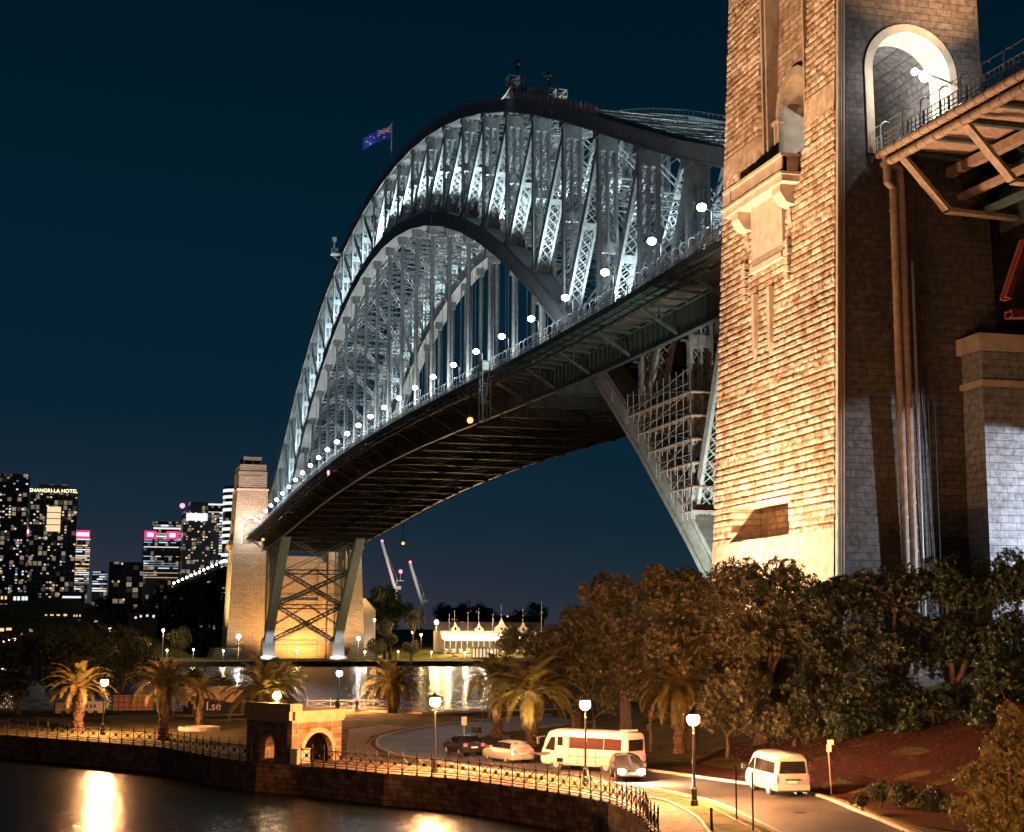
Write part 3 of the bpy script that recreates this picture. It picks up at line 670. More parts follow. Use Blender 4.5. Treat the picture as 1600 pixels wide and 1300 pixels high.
# orange navigation lamps under the deck
for nm, lab, pt in (('navigation_lamp', 'orange lamp hung under the near edge of the bridge deck', V3((-24.2, 102.6, 49.0))), ('navigation_lamp', 'orange lamp hung on a bracket under the far right edge of the deck', V3((24, 406.3, 46.))), ('navigation_lamp', 'orange lamp beside the far stone tower under the deck edge', V3((-24.2, 444, 48.8)))):
    t_ = thing(nm, lab, 'lamp', pt, 0, 'orange lamps hung under the bridge deck')
    mb = MB(); mb.ball((0,0,0), .55); mb.build('globe', M['lamp_orange'], t_, True); mb = MB(); hh_ = zd(pt.y)-.8-pt.z; mb.bar((0,0,.5),(0,0,hh_), .2); mb.bar((-.5,-.5,.8),(.5,.5,.8), .15); mb.build('bracket', M['dark'], t_)
    add_light('navigation_light', pt-V3((.9,0,.9)), 600, (1,.35,.12), rad=.3)
t_ = thing('signal_lamp', 'small magenta signal lamp under the deck edge past the middle of the span', 'lamp', (-24.6, 271, zd(271)-2.2))
mb = MB(); mb.ball((0,0,0), .35, 10, 8, 2); mb.build('lens', M['pink'], t_, True); mb = MB(); mb.box(-.3,.1,.6,.3,.9,1.6); mb.build('bracket', M['dark'], t_)
# traveller gantry hanging from the deck edge
gy = 89.
t_ = thing('travelling_gantry', 'steel inspection gantry hanging from the near deck edge, with a small lit cabin on top', 'gantry', (-24.8, gy, zd(gy)))
mb = MB(); frame_box(mb, -.9,-1.2,-8,.5,1.2,1.9,.16); frame_box(mb, -.9,-1.2,-5,.5,1.2,-2,.14); mb.build('frame', M['steel'], t_)
mb = MB(); mb.box(-.8,-1.1,.3,.4,1.1,1.8); mb.build('cabin', mat('pale cabin', (.5,.6,.6), .6), t_)
# ================================================================== PYLONS
def vnoise(u, v, seed=0):
    iu = np.floor(u).astype(np.int64); iv = np.floor(v).astype(np.int64); fu = u-iu; fv = v-iv; fu = fu*fu*(3-2*fu); fv = fv*fv*(3-2*fv)
    def h(a, b):
        x = (a*73856093) ^ (b*19349663) ^ (seed*83492791); x = (x ^ (x >> 13))*1274126177 & 0x7fffffff; return ((x ^ (x >> 16)) & 0xffff)/65535.
    return (h(iu,iv)*(1-fu)+h(iu+1,iv)*fu)*(1-fv)+(h(iu,iv+1)*(1-fu)+h(iu+1,iv+1)*fu)*fv
def hash2(a, b, seed=0):
    x = (a.astype(np.int64)*73856093) ^ (b.astype(np.int64)*19349663) ^ (seed*83492791); x = (x ^ (x >> 13))*1274126177 & 0x7fffffff; return ((x ^ (x >> 16)) & 0xffff)/65535.
def rustic(u, v, row=.62, blk=1.5, amp=.16, seed=1):
    r = np.floor(v/row); off = hash2(r, r*0+3, seed)*blk; L = blk*(.7+.6*hash2(r, r*0+9, seed)); b = np.floor((u+off)/L)
    fu = ((u+off)/L-b)*L; fv = (v/row-r)*row; eu = np.minimum(fu, L-fu); ev = np.minimum(fv, row-fv)
    n1 = vnoise(u*1.5, v*2.6, seed)*.55+vnoise(u*3.9, v*5.1, seed+5)*.3+vnoise(u*9, v*11, seed+8)*.15
    h = .05+hash2(r, b, seed+2)*.08+n1*amp*.75-.02
    t = np.clip((fv/row-.84)/.16, 0, 1); h = h-.06*t*(.0+1.7*vnoise(u*2.2, v*.9, seed+11))
    pil = np.clip(ev/.07, 0, 1)*np.clip(eu/.08+.2, 0, 1); h = h*pil
    return np.where(ev < .045, -.05, np.where(eu < .055, -.05, h))
def tone(u, v, row=.62, blk=1.5, seed=1):
    r = np.floor(v/row); off = hash2(r, r*0+3, seed)*blk; L = blk*(.7+.6*hash2(r, r*0+9, seed)); b = np.floor((u+off)/L)
    fu = ((u+off)/L-b)*L; fv = (v/row-r)*row; e = np.minimum(np.minimum(fu, L-fu), np.minimum(fv, row-fv)); st = np.clip((vnoise(u*1.1, v*.8, 31)*.6+vnoise(u*4, v*4, 32)*.4-.50)*4, 0, 1)
    return np.where(e < .05, .40, (.76+.36*hash2(r, b, seed+21))*(1-.40*st))
def pylon(name, label, sgn, end, detail):
    """one of the four stone towers. sgn -1 = left of the deck; end 0 = near abutment, 1 = far. Built at the near left place, mirrored by index"""
    t_ = thing(name, label, 'stone tower', (0,0,0))
    MX = lambda x: -sgn*x            # geometry is written for the left (negative x)
    MY = (lambda y: y) if end == 0 else (lambda y: 503-y)
    fl = (MX(1) < 0) != (end == 1)
    def T(mb):
        mb.v = [(MX(a), MY(b), c) for a, b, c in mb.v]
        if fl: mb.f = [tuple(reversed(f)) for f in mb.f]
        return mb
    xo = lambda z: -30.6+.043*z
    yn = lambda z: -47.5+.022*z
    yf = lambda z: -21.2-.015*z
    xi = lambda z: -13.6-.004*z
    zb = 2.0 if end else 4.5
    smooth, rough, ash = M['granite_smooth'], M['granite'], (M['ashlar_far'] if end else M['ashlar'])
    ztw = 76.5
    WZ = zd(-46)
    # ---- outer (-x) face, with a recessed central bay and arched window above the balcony
    ac, ar, asp = -35.9, 2.75, 59.6
    def arch_hole(u, v, c, r, sp, bot): return (np.abs(u-c) < r) & (v > bot) & ((v < sp) | ((u-c)**2+(v-sp)**2 < r*r))
    if detail:
        U = np.linspace(0, 1, 251); Vv = np.arange(12, 77.001, .105); uu_, vv_ = np.meshgrid(U, Vv, indexing='ij')
        Yg = yn(vv_)+(yf(vv_)-yn(vv_))*uu_; Zg = vv_
        h = rustic(Yg, Zg)
        sm = ((Zg > 55.7) & (Zg < 58.3)) | (Zg < 19.4) | (Zg > 74)
        h = np.where(sm, .14, h)
        bay = (Zg > 54.) & (Yg > -40.3) & (Yg < -30.8)
        h = np.where(bay, rustic(Yg, Zg, .70, 1.8, .05, 4)*.5-1.15, h)
        edge = ((Yg > -30.8) & (Yg < -30.1) & (Zg > 54)); h = np.where(edge, -.5, h)
        # panel opening near the base
        pan = (Yg > -38.4) & (Yg < -25.9) & (Zg > 19.5) & (Zg < 22.7); h = np.where(pan, -2.9+.2*rustic(Yg, Zg, .75, 2.2), h)
        Xg = xo(Zg)-h
        hole = arch_hole(Yg, Zg, ac, ar, asp, 53.4)
        nu, nv = Yg.shape; V = np.stack([Xg, Yg, Zg], -1).reshape(-1, 3); idx = np.arange(nu*nv).reshape(nu, nv)
        ok = ~(hole[:-1,:-1] & hole[1:,1:])
        F = np.stack([idx[:-1,:-1][ok], idx[:-1,1:][ok], idx[1:,1:][ok], idx[1:,:-1][ok]], -1)
        V[:,0] = [MX(a) for a in V[:,0]]; V[:,1] = MY(V[:,1])
        me_ = npmesh('side_wall', V, F, rough); at_ = me_.color_attributes.new('stone_tone', 'FLOAT_COLOR', 'POINT'); tn = np.where(sm, .9, tone(Yg, Zg)).reshape(-1); assert len(tn) == len(me_.vertices)
        at_.data.foreach_set('color', np.stack([tn, tn**1.25, tn**1.5, tn*0+1], -1).astype(np.float32).ravel()); o = link('side_wall', me_, t_)
    def wall_y(zs, yfun, x0f, x1f, hole=None, nm='front_wall', mt=None, thick=1.2):
        pass
    # generic flat faces built as strips of quads with an optional arched opening
    def face(nm, P3, ua, ub, z0, z1, mt, hole=None, nz=2, reveal=None):
        """P3(u,z)->point; hole=(centre, radius, spring, bottom)"""
        mb = MB()
        if hole is None:
            for i in range(nz):
                a, b = z0+(z1-z0)*i/nz, z0+(z1-z0)*(i+1)/nz
                mb.quad(P3(ua(a), a), P3(ub(a), a), P3(ub(b), b), P3(ua(b), b))
        else:
            c, r, sp, bot = hole
            mb.quad(P3(ua(z0), z0), P3(ub(z0), z0), P3(ub(bot), bot), P3(ua(bot), bot))
            mb.quad(P3(ua(bot), bot), P3(c-r, bot), P3(c-r, sp), P3(ua(sp), sp)); mb.quad(P3(c+r, bot), P3(ub(bot), bot), P3(ub(sp), sp), P3(c+r, sp))
            top = sp+r+.6; n_ = 24
            arc = [(c-r*math.cos(math.pi*i/n_), sp+r*math.sin(math.pi*i/n_)) for i in range(n_+1)]
            for i in range(n_):
                (u0, v0), (u1, v1) = arc[i], arc[i+1]; mb.quad(P3(u0, v0), P3(u1, v1), P3(u1, top), P3(u0, top))
            mb.quad(P3(ua(sp), sp), P3(c-r, sp), P3(c-r, top), P3(ua(top), top)); mb.quad(P3(c+r, sp), P3(ub(sp), sp), P3(ub(top), top), P3(c+r, top))
            mb.quad(P3(ua(top), top), P3(ub(top), top), P3(ub(z1), z1), P3(ua(z1), z1))
        return T(mb).build(nm, mt, t_)
    def arch_ring(nm, P3, c, r, sp, bot, wd, proud, deep, mt):
        """archivolt plus reveal: P3(u,z,depth) depth<0 proud"""
        mb = MB(); n_ = 20; path = [(c-r, bot, c-r-wd, bot)]
        inn = [(c-r, bot)]+[(c-r*math.cos(math.pi*i/n_), sp+r*math.sin(math.pi*i/n_)) for i in range(n_+1)]+[(c+r, bot)]
        oo = [(c-r-wd, bot)]+[(c-(r+wd)*math.cos(math.pi*i/n_), sp+(r+wd)*math.sin(math.pi*i/n_)) for i in range(n_+1)]+[(c+r+wd, bot)]
        for i in range(len(inn)-1):
            a, b, c_, d_ = inn[i], inn[i+1], oo[i+1], oo[i]
            mb.quad(P3(*a, -proud), P3(*b, -proud), P3(*c_, -proud), P3(*d_, -proud)); mb.quad(P3(*c_, -proud), P3(*c_, .3), P3(*d_, .3), P3(*d_, -proud))
            mb.quad(P3(*b, -proud), P3(*a, -proud), P3(*a, deep), P3(*b, deep))
        return T(mb).build(nm, mt, t_)
    if not detail:
        face('side_wall', lambda u, z: (xo(z), u, z), yn, yf, zb, ztw, ash, (ac, ar, asp, 53.4), 4)
    bx_ = 1.15 if detail else 0
    arch_ring('window_arch', lambda u, z, d: (xo(z)+bx_+d, u, z), ac, ar, asp, 53.4, .75, .42, 3.6, smooth)
    # ---- landward (-y) face with the footway arch
    fc, fr, fs, fb = -20.85, 3.75, 59.4, WZ-.2
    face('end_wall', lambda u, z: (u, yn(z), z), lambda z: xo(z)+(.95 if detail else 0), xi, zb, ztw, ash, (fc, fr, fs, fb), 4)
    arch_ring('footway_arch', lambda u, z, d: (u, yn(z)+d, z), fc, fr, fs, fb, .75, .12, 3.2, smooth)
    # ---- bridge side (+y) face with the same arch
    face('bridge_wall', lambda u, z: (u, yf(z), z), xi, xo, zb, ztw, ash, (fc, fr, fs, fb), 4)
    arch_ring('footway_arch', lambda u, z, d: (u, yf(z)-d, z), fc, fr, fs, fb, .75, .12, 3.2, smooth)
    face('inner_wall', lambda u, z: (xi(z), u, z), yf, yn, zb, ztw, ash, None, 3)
    # room inside at deck level
    mb = MB(); mb.quad((-24.9,-44.3,fb-.05),(-16.8,-44.3,fb-.05),(-16.8,-24.6,fb-.05),(-24.9,-24.6,fb-.05)); 
    n_ = 12; arc = [(-20.85-4.0*math.cos(math.pi*i/n_), fs+4.0*math.sin(math.pi*i/n_)) for i in range(n_+1)]
    for i in range(n_): mb.quad((arc[i][0],-44.2,arc[i][1]),(arc[i+1][0],-44.2,arc[i+1][1]),(arc[i+1][0],-24.7,arc[i+1][1]),(arc[i][0],-24.7,arc[i][1]))
    mb.quad((-16.85,-44.2,fb),(-16.85,-24.7,fb),(-16.85,-24.7,fs),(-16.85,-44.2,fs))
    mb.quad((-24.85,-44.2,fb),(-24.85,-39.,fb),(-24.85,-39.,fs),(-24.85,-44.2,fs)); mb.quad((-24.85,-32.8,fb),(-24.85,-24.7,fb),(-24.85,-24.7,fs),(-24.85,-32.8,fs))
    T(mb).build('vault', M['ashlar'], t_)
    # corner mouldings: thin vertical fins on both sides of the corners
    if detail:
        mb = MB()
        for x0, w_, pr in ((-.02,.16,.42), (.34,.10,.30), (.66,.12,.18)):
            mb.prism([(0,0)]*3, 'z', 0, 0) if False else None
            zs_ = (zb, 40, ztw); n0 = len(mb.v)
            for z in zs_: mb.v += [(xo(z)+x0, yn(z)-pr, z), (xo(z)+x0+w_, yn(z)-pr, z), (xo(z)+x0+w_, yn(z)+.6, z), (xo(z)+x0, yn(z)+.6, z)]
            for i in range(2):
                for j in range(4): mb.f.append((n0+i*4+j, n0+i*4+(j+1)%4, n0+i*4+4+(j+1)%4, n0+i*4+4+j))
        T(mb).build('corner_moulding', smooth, t_)
        # pilaster edges of the recessed bay
        mb = MB(); 
        for yy, w_ in ((-31.0,.35), (-31.9,.3), (-40.5,.3)): mb.box(xo(60)-.2 if yy < -40 else xo(60)+.1, yy, 53.6, xo(60)+1.8, yy+w_, 76)
        T(mb).build('bay_pilaster', smooth, t_)
        # window jamb posts
        mb = MB(); 
        for yy in (-33.4, -32.7): mb.box(xo(58)+.6, yy, 53.4, xo(58)+1.2, yy+.35, 58.6)
        mb.box(xo(58)+.55, -33.6, 58.6, xo(58)+1.4, -31.6, 59.0); T(mb).build('window_mullion', smooth, t_)
    # balcony
    if True:
        b0, b1 = -39.6, -26.4; X0 = xo(52)
        mb = MB(); mb.box(X0-1.9, b0, 50.9, X0+.6, b1, 51.5); mb.box(X0-2.1, b0-.2, 51.5, X0+.6, b1+.2, 51.75); mb.box(X0-1.7, b0+.15, 51.75, X0-1.3, b1-.15, 53.2)
        mb.box(X0-1.7, b0+.15, 51.75, X0+.3, b0+.55, 53.2); mb.box(X0-1.7, b1-.55, 51.75, X0+.3, b1-.15, 53.2); mb.box(X0-1.95, b0-.05, 53.2, X0+.3, b1+.05, 53.5)
        mb.box(X0-1.85, b0+.02, 52.0, X0-1.7, -38.2, 53.2); mb.box(X0-1.85, -28, 52.0, X0-1.7, b1-.02, 53.2)
        T(mb).build('balcony', smooth, t_)
        for yy in (-38.6, -29.2):
            mb = MB()
            mb.prism([(X0+.4, 48.9), (X0-1.0, 49.3), (X0-1.6, 50.2), (X0-1.6, 50.9), (X0+.4, 50.9)], 'y', yy, yy+1.7)
            mb.prism([(X0+.4, 46.9), (X0-.25, 47.1), (X0-.45, 48.2), (X0-.4, 48.9), (X0+.4, 48.9)], 'y', yy+.45, yy+1.25); T(mb).build('corbel', smooth, t_)
        mb = MB(); mb.box(xo(48)-.45, -36.8, 45.0, xo(48)+.5, -30.0, 50.9); mb.box(xo(46)-.6, -36.9, 44.6, xo(46)+.5, -29.9, 45.1); T(mb).build('plaque', smooth, t_)
        mb = MB()
        for yy in (-34.6, -31.2): mb.prism([(yy,42.4),(yy+.55,42.4),(yy+.55,37.2),(yy+.27,36.2),(yy,37.2)], 'x', xo(40)-.55, xo(40)+.3)
        T(mb).build('rib', smooth, t_)
        for yy in (-38.1, -28.7):
            mb = MB()
            for i in range(5): mb.box(xo(44)-.5, yy-.1*(i % 2), 42.2+i*.8, xo(44)+.3, yy+.7+.1*(i % 2), 42.75+i*.8)
            T(mb).build('quoin', smooth, t_)
    # ---- upper stages
    ux0, ux1, uy0, uy1 = xo(ztw), xi(ztw), yn(ztw), yf(ztw)
    mb = MB(); mb.box(ux0-.35, uy0-.35, ztw-.9, ux1+.35, uy1+.35, ztw); T(mb).build('cornice', smooth, t_)
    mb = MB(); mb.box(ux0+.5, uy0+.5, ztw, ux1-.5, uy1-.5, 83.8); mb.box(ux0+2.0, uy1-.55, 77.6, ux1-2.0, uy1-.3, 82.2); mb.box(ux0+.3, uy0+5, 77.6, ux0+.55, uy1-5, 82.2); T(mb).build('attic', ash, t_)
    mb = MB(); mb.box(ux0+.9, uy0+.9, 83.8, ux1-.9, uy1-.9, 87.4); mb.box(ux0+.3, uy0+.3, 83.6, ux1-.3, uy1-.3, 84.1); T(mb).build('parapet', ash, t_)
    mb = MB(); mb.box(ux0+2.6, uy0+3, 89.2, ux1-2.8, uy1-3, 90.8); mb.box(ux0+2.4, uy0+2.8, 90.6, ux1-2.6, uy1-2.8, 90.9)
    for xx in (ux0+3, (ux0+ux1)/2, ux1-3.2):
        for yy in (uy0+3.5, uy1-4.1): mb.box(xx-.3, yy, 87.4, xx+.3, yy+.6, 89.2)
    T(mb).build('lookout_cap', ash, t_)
    return t_
pylon('stone_pylon', 'huge near granite pylon lit orange, with a balcony and an arched window', -1, 0, True)
pylon('stone_pylon', 'near granite pylon on the far side of the deck behind the orange lit one', 1, 0, False)
pylon('stone_pylon', 'far granite pylon with stepped top, left of the bridge end', -1, 1, False)
pylon('stone_pylon', 'far granite pylon to the right of the dark braced ribs', 1, 1, False)
# abutments joining each pair below the deck
for e in (0, 1):
    MY = (lambda y: y) if e == 0 else (lambda y: 503-y)
    mb = MB(); y0, y1 = sorted((MY(-44), MY(-24))); mb.box(-13.3, y0, 1, 13.3, y1, 47)
    if e: 
        for xx in (-13.2, 9.6): mb.box(xx, y0-1.2, 2, xx+3.6, y0-.01, 44)
        mb.box(-13.2, y0-.8, 26, 13.2, y0-.02, 27.5)
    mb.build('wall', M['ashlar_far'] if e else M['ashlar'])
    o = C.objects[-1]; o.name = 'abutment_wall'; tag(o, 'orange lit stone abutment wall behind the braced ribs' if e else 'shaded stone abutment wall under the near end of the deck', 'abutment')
# base blocks in front of the far pylon
for xx, lab in ((-36.8, 'low stone plinth at the left foot of the far pylon'), (22, 'low stone plinth at the right foot of the far pylon')):
    mb = MB(); mb.prism([(xx,2),(xx+14,2),(xx+12.5,6.5),(xx+1.5,6.5)], 'y', 520, 551); o = mb.build('plinth', M['ashlar_far']); tag(o, lab, 'plinth')
# pale gable house beside far pylon
# ================================================================== NEAR APPROACH SPAN
ap = thing('approach_viaduct', 'approach deck at upper right with orange lit pipes and corrugated soffit', 'viaduct', (0,0,0))
ya = [-150, -130, -110, -90, -80, -70, -60, -52, -47]
mb = MB(); strip(mb, -24.3, -13., -.28, 0, ya); mb.build('walkway', M['steel_shaded'], ap)
mb = MB(); strip(mb, -13, 25, -.9, -.3, ya); mb.build('deck_slab', M['asphalt'], ap)
# corrugated soffit
V = []; F = []; ny = 700
for i in range(ny+1):
    y = -48-i*.1; 
    for x in (-24.0, -17.8): V.append((x, y, zd(y)-.62+.09*math.sin(i*1.3)))
for i in range(ny): F.append((2*i, 2*i+1, 2*i+3, 2*i+2))
o = link('soffit', npmesh('soffit', V, F, mat('painted soffit', (.45,.32,.24), .6, 0, .2, 3), True), ap)
for i in range(4):
    mb = MB(); r0 = [(-24.75 if i % 2 == 0 else -24.3), (-.55 if i % 2 == 0 else -1.35)]
    if i < 2:
        pts = [(r0[0], y, zd(y)+r0[1]) for y in ya]; mb.tube(pts, .36, 12)
        for j in range(70): y = -47.5-j*1.35; mb.tube([(r0[0], y, zd(y)+r0[1]), (r0[0], y-.12, zd(y)+r0[1])], .41, 12)
        mb.build('pipe', M['pipe'], ap)
    else:
        # downpipes bending down the tower wall
        xx = -24.0+.75*(i-2); z0 = zd(-47)+r0[1]
        bend = [(r0[0], -48.2, z0), (r0[0]+.05, -47.9, z0-.05), (xx-.5*(i == 2), -47.95, z0-.6), (xx-.5*(i == 2), -48.0, z0-1.8-(.9 if i == 2 else 0)), (xx, -48.05, z0-3.2), (xx, -48.05, z0-5)]
        pts = bend+[(xx+.0, -48.05-.0*(k+1), z) for k, z in enumerate((40, 30, 20, 8))]
        mb.tube(pts, .33, 12)
        for k in range(22): z = z0-5-k*2; mb.tube([(xx,-48.05,z),(xx,-48.05,z-.14)], .385, 12)
        mb.build('downpipe', M['pipe'], ap)
mb = MB(); mb.tube([(-22.35,-47.9,42),(-22.35,-47.9,8)], .12, 8); mb.build('conduit', M['pale_metal'], ap)
for dx in (-21.9, -21.6, -21.2, -20.6):
    mb = MB(); mb.tube([(dx,-47.6,49),(dx+.05,-47.6,8)], .05, 6); mb.build('conduit', M['dark'], ap)
for y in np.arange(-49.5, -120, -4.5):
    mb = MB(); y = float(y); z = zd(y); mb.box(-24.1, y-.12, z-1.05, -13.2, y+.12, z-.72); mb.box(-24.1, y-.25, z-1.12, -13.2, y+.25, z-1.05); mb.build('cross_beam', M['steel_shaded'], ap)
for y in (-49.6, -59.2, -68.8, -78.4):
    z = zd(y); mb = MB(); laced(mb, (-23.9,y,z-1.3), (-19.9,y,z-5.6), Y_, V3((.73,0,.68)), .45, .16, 1, .8, battens=((0,.12),(.45,.55),(.9,1))); laced(mb, (-19.9,y,z-5.7), (-13.3,y,z-5.9), Y_, Z_, .45, .16, 1, .8, battens=((0,.14),))
    mb.build('bracket', M['pipe'], ap)
for x_, zo, h in ((-17.9, -1.15, .8), (-16.9, -3.4, .5), (-16.2, -5.2, .5)):
    mb = MB(); strip(mb, x_-.35, x_+.35, zo-h, zo, ya); mb.build('girder', M['pipe'] if zo > -5 else M['steel_shaded'], ap)
for a_, c_ in ((17, -6), (-13.2, -6.5)): mb = MB(); strip(mb, a_, a_+.3, c_, -.9, ya); mb.build('main_girder', M['steel_shaded'], ap)
mb = MB(); ri = mat('red lead steel', (.17,.035,.02), .6, 0, .3, 2)
laced(mb, (-19.5,-60,41), (-21.5,-60,36.2), Y_, V3((.9,0,-.3)), .5, .25, 1, 1.); laced(mb, (-21.3,-60,35.), (-13.4,-60,35.6), Y_, Z_, .5, .3, 1, 1.)
tag(mb.build('red_truss', ri, ap), 'red painted truss end beside the frame edge')
for y0 in (-47.6-i*9 for i in range(9)): rail_section(y0-9, y0, -1).build('railing', M['pale_metal'], ap)
rail_section(-47, -21, -1).build('railing', M['pale_metal'], ap)
rail_section(-21, 0, -1).build('railing', M['pale_metal'], ap)
mb = MB(); strip(mb, -24.4, -17, -.3, 0, [-47, -21, -6]); strip(mb, -17, 17, -.9, -.35, [-47, -21, -6]); strip(mb, 17, 24.4, -.3, 0, [-47, -21, -6]); strip(mb, -24.5, -24.3, -.75, .1, [-21, -6]); strip(mb, -17.6, -17.4, -4.8, -.9, [-21, -6]); mb.build('link_deck', M['steel_shaded'], ap)
# stone pier block at the right edge
mb = MB()
bxm = MB(); bx0, by0 = -17.6, -50.3
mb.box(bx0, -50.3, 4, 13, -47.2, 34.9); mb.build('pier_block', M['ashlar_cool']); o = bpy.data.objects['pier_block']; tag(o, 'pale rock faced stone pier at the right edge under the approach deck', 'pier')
mb = MB(); mb.box(bx0-.35, -50.65, 34.2, 13, -47, 35.6); mb.box(bx0-.2, -50.5, 31.2, 13, -47.05, 31.7); mb.build('coping', M['granite_smooth'], o)
# rough piers against the tower foot
for i, (xx, ww) in enumerate(((-27.6, 3.0), (-23.0, 1.1), (-20.9, 1.7))):
    pass
# lamp at the footway arch
t_ = thing('arch_lamp', 'bright white lamp hanging in the footway arch of the near tower', 'lamp', (-20.9, -48.6, 58.25))
mb = MB(); mb.ball((0,0,0), .48); mb.build('globe', M['lamp_white'], t_, True); mb = MB(); mb.ball((-1.3,-.6,.05), .3); mb.build('globe', M['lamp_white'], t_, True)
mb = MB(); mb.bar((0,0,.3), (3.6,1.6,.3), .1); mb.bar((0,0,.3),(-1.3,-.6,.3), .08); mb.build('arm', M['dark'], t_)
add_light('arch_light', (-20.9, -49.4, 58.0), 2600, (1,.97,.92), rad=.4)
add_light('arch_light', (-20.9, -42, 57.5), 2600, (1,.97,.92), rad=.4)
# ---- floodlights of the near tower (fixtures stand in the shrubs at its foot)
def floodlight(loc, target, power, col, ang, label, rad=.35, group=None):
    t_ = thing('floodlight', label, 'floodlight', loc, 0, group)
    d = (V3(target)-V3(loc)).normalized(); a = math.atan2(d.y, d.x)
    mb = MB(); mb.box(-.25,-.35,.5,.25,.35,1.0); mb.box(-.05,-.05,0,.05,.05,.5); mb.box(-.3,-.3,-.1,.3,.3,0); o_ = mb.build('housing', M['dark'], t_); o_.rotation_euler = (0,0,a)
    add_light('flood_beam', V3(loc)+V3((0,0,1.2))+d*.5, power, col, target, ang, .8, rad)
FG = 'floodlights at the foot of the near tower'
g0 = lambda x, y: hill(x, y)
for y_, lab in ((-28, 'dark floodlight at the foot of the near tower, on the water side'), (-35, 'dark floodlight at the foot of the near tower under its balcony'), (-44, 'dark floodlight at the foot of the near tower, nearest its corner')):
    floodlight((-41.5, y_, g0(-41.5, y_)), (-28.5, y_, 52), 62000, (1, .62, .38), 75, lab, group=FG)
    add_light('flood_wash', (-41, y_, g0(-41, y_)+3), 24000, (1, .64, .42), (-29.5, y_+1, 22), 70, .95, .5)
add_light('pier_flood', (-7, -61, 18), 27000, (.80, .87, 1.0), (-12.2, -50, 17.), 86, .10, .12)
add_light('approach_light', (-46, -46.4, 12), 60000, (1, .48, .23), (-22, -60, 52), 44, .8, .4)
for yy in (-30, -42): add_light('tower_beam', (-73, yy, 5), 150000, (1, .58, .33), (-29, -36, 62), 34, .9, .4)
add_light('upper_light', (-12, -58, 57), 60000, (1, .50, .22), (-21, -46, 74), 62, .8, .4)
# far towers' floodlights
for s_, lab in ((-1, 'small floodlight at the foot of the left far tower'), (1, 'small floodlight at the foot of the right far tower')):
    xc = s_*21.5
    add_light('far_flood_beam', (xc+s_*1, 498, 56), 70000, (1,.66,.52), (xc, 523, 76), 85, .8, .5)
    add_light('far_arch_light', (xc-.5, 519, 58), 9000, (1,.93,.85), rad=.5)
    add_light('far_flood_wash', (xc-7*(s_ < 0), 509, 3), 30000, (1,.60,.26), (xc, 524, 30), 100, .9, .5)
    add_light('far_flood_side', (xc+s_*34, 526, 8), 260000, (1,.66,.26), (xc+s_*8, 534, 52), 90, .8, .5)
add_light('abutment_flood', (6, 513, 3), 60000, (1,.42,.10), (2, 527, 18), 140, .9, .5)
add_light('abutment_flood', (-7, 513, 3), 45000, (1,.42,.10), (-4, 527, 26), 140, .9, .5)
# ================================================================== SEA FENCE
def fence(name, label, pts, spacing, h, mt, z, group=None, maxn=100):
    pts = [V3((p[0], p[1], 0)) for p in pts]; L = [0]
    for a, b in zip(pts, pts[1:]): L.append(L[-1]+(b-a).length)
    n_ = min(maxn-1, int(L[-1]/spacing)); sp = L[-1]/n_; P_ = []
    for i in range(n_+1):
        s_ = min(i*sp, L[-1]-1e-4); j = max(k for k in range(len(L)-1) if L[k] <= s_); P_.append(pts[j].lerp(pts[j+1], (s_-L[j])/(L[j+1]-L[j])))
    t_ = thing(name, label, 'fence', (P_[0].x, P_[0].y, z), 0, group); o0 = V3((P_[0].x, P_[0].y, 0))
    mb = MB(); mb.lathe([(.10,0),(.10,.06),(.06,.10),(.05,.2),(.035,.25),(.035,h*.78),(.06,h*.80),(.035,h*.83),(.03,h*.9),(.055,h*.93),(.03,h*.95),(.004,h*1.1)], n=8); pm = mb.mesh('post', mt)
    q_ = MB(); 
    for zz in (.16, .30, h*.78): q_.bar((0,0,zz*h/1.35 if zz < .5 else zz), (sp,0,zz*h/1.35 if zz < .5 else zz), .05)
    z0, z1 = .30*h/1.35, h*.78
    q_.bar((0,0,z0),(sp,0,z1), .035); q_.bar((0,0,z1),(sp,0,z0), .035)
    c = (sp/2, (z0+z1)/2)
    q_.prism([(c[0]+.12*math.cos(a*math.pi/6), c[1]+.12*math.sin(a*math.pi/6)) for a in range(12)], 'y', -.035, .035)
    bm_ = q_.mesh('panel', mt)
    for i, p in enumerate(P_):
        link('post', pm, t_, p-o0)
        if i < n_:
            d = P_[i+1]-p; o = link('panel', bm_, t_, p-o0, math.atan2(d.y, d.x)); o.scale = (d.length/sp, 1, 1)
    return t_
fence('iron_fence', 'black iron fence with spiked posts along the seawall, right of the sandstone shelter', fence_r, 1.12, 1.35, M['iron'], GZ+.05)
fl_ = smooth_line([V3((-112,6,0))]+[at(*q, z=GZ) for q in ((20,1150),(150,1160),(250,1168),(330,1183),(392,1191))], .5)
fence('iron_fence', 'black iron fence with spiked posts along the dark seawall, left of the sandstone shelter', fl_, 1.5, 1.35, M['iron'], GZ+.05)
fm = mat('weathered green fence', (.28,.26,.18), .6)
fence('promenade_fence', 'pale green railing with cross braces along the water behind the road bend', [at(*q, z=GZ) for q in ((480,1112),(560,1112),(620,1114),(660,1116))]+[V3((-38,18.5,0)), V3((-15,20,0))], 2.6, 1.35, fm, GZ+.25)
fence('promenade_fence', 'dark railing running behind the palms at the left of the park', [V3((-112,34,0)), V3((-85,27,0)), at(478,1112,z=GZ)], 2.6, 1.5, M['iron'], GZ)
ffp = [(x, FS(x)+.4) for x in range(-75, 100, 5)]
fence('far_railing', 'small railing on top of the far seawall beneath the bridge end', ffp, 2.6, 1.3, M['pale_metal'], 2.0)
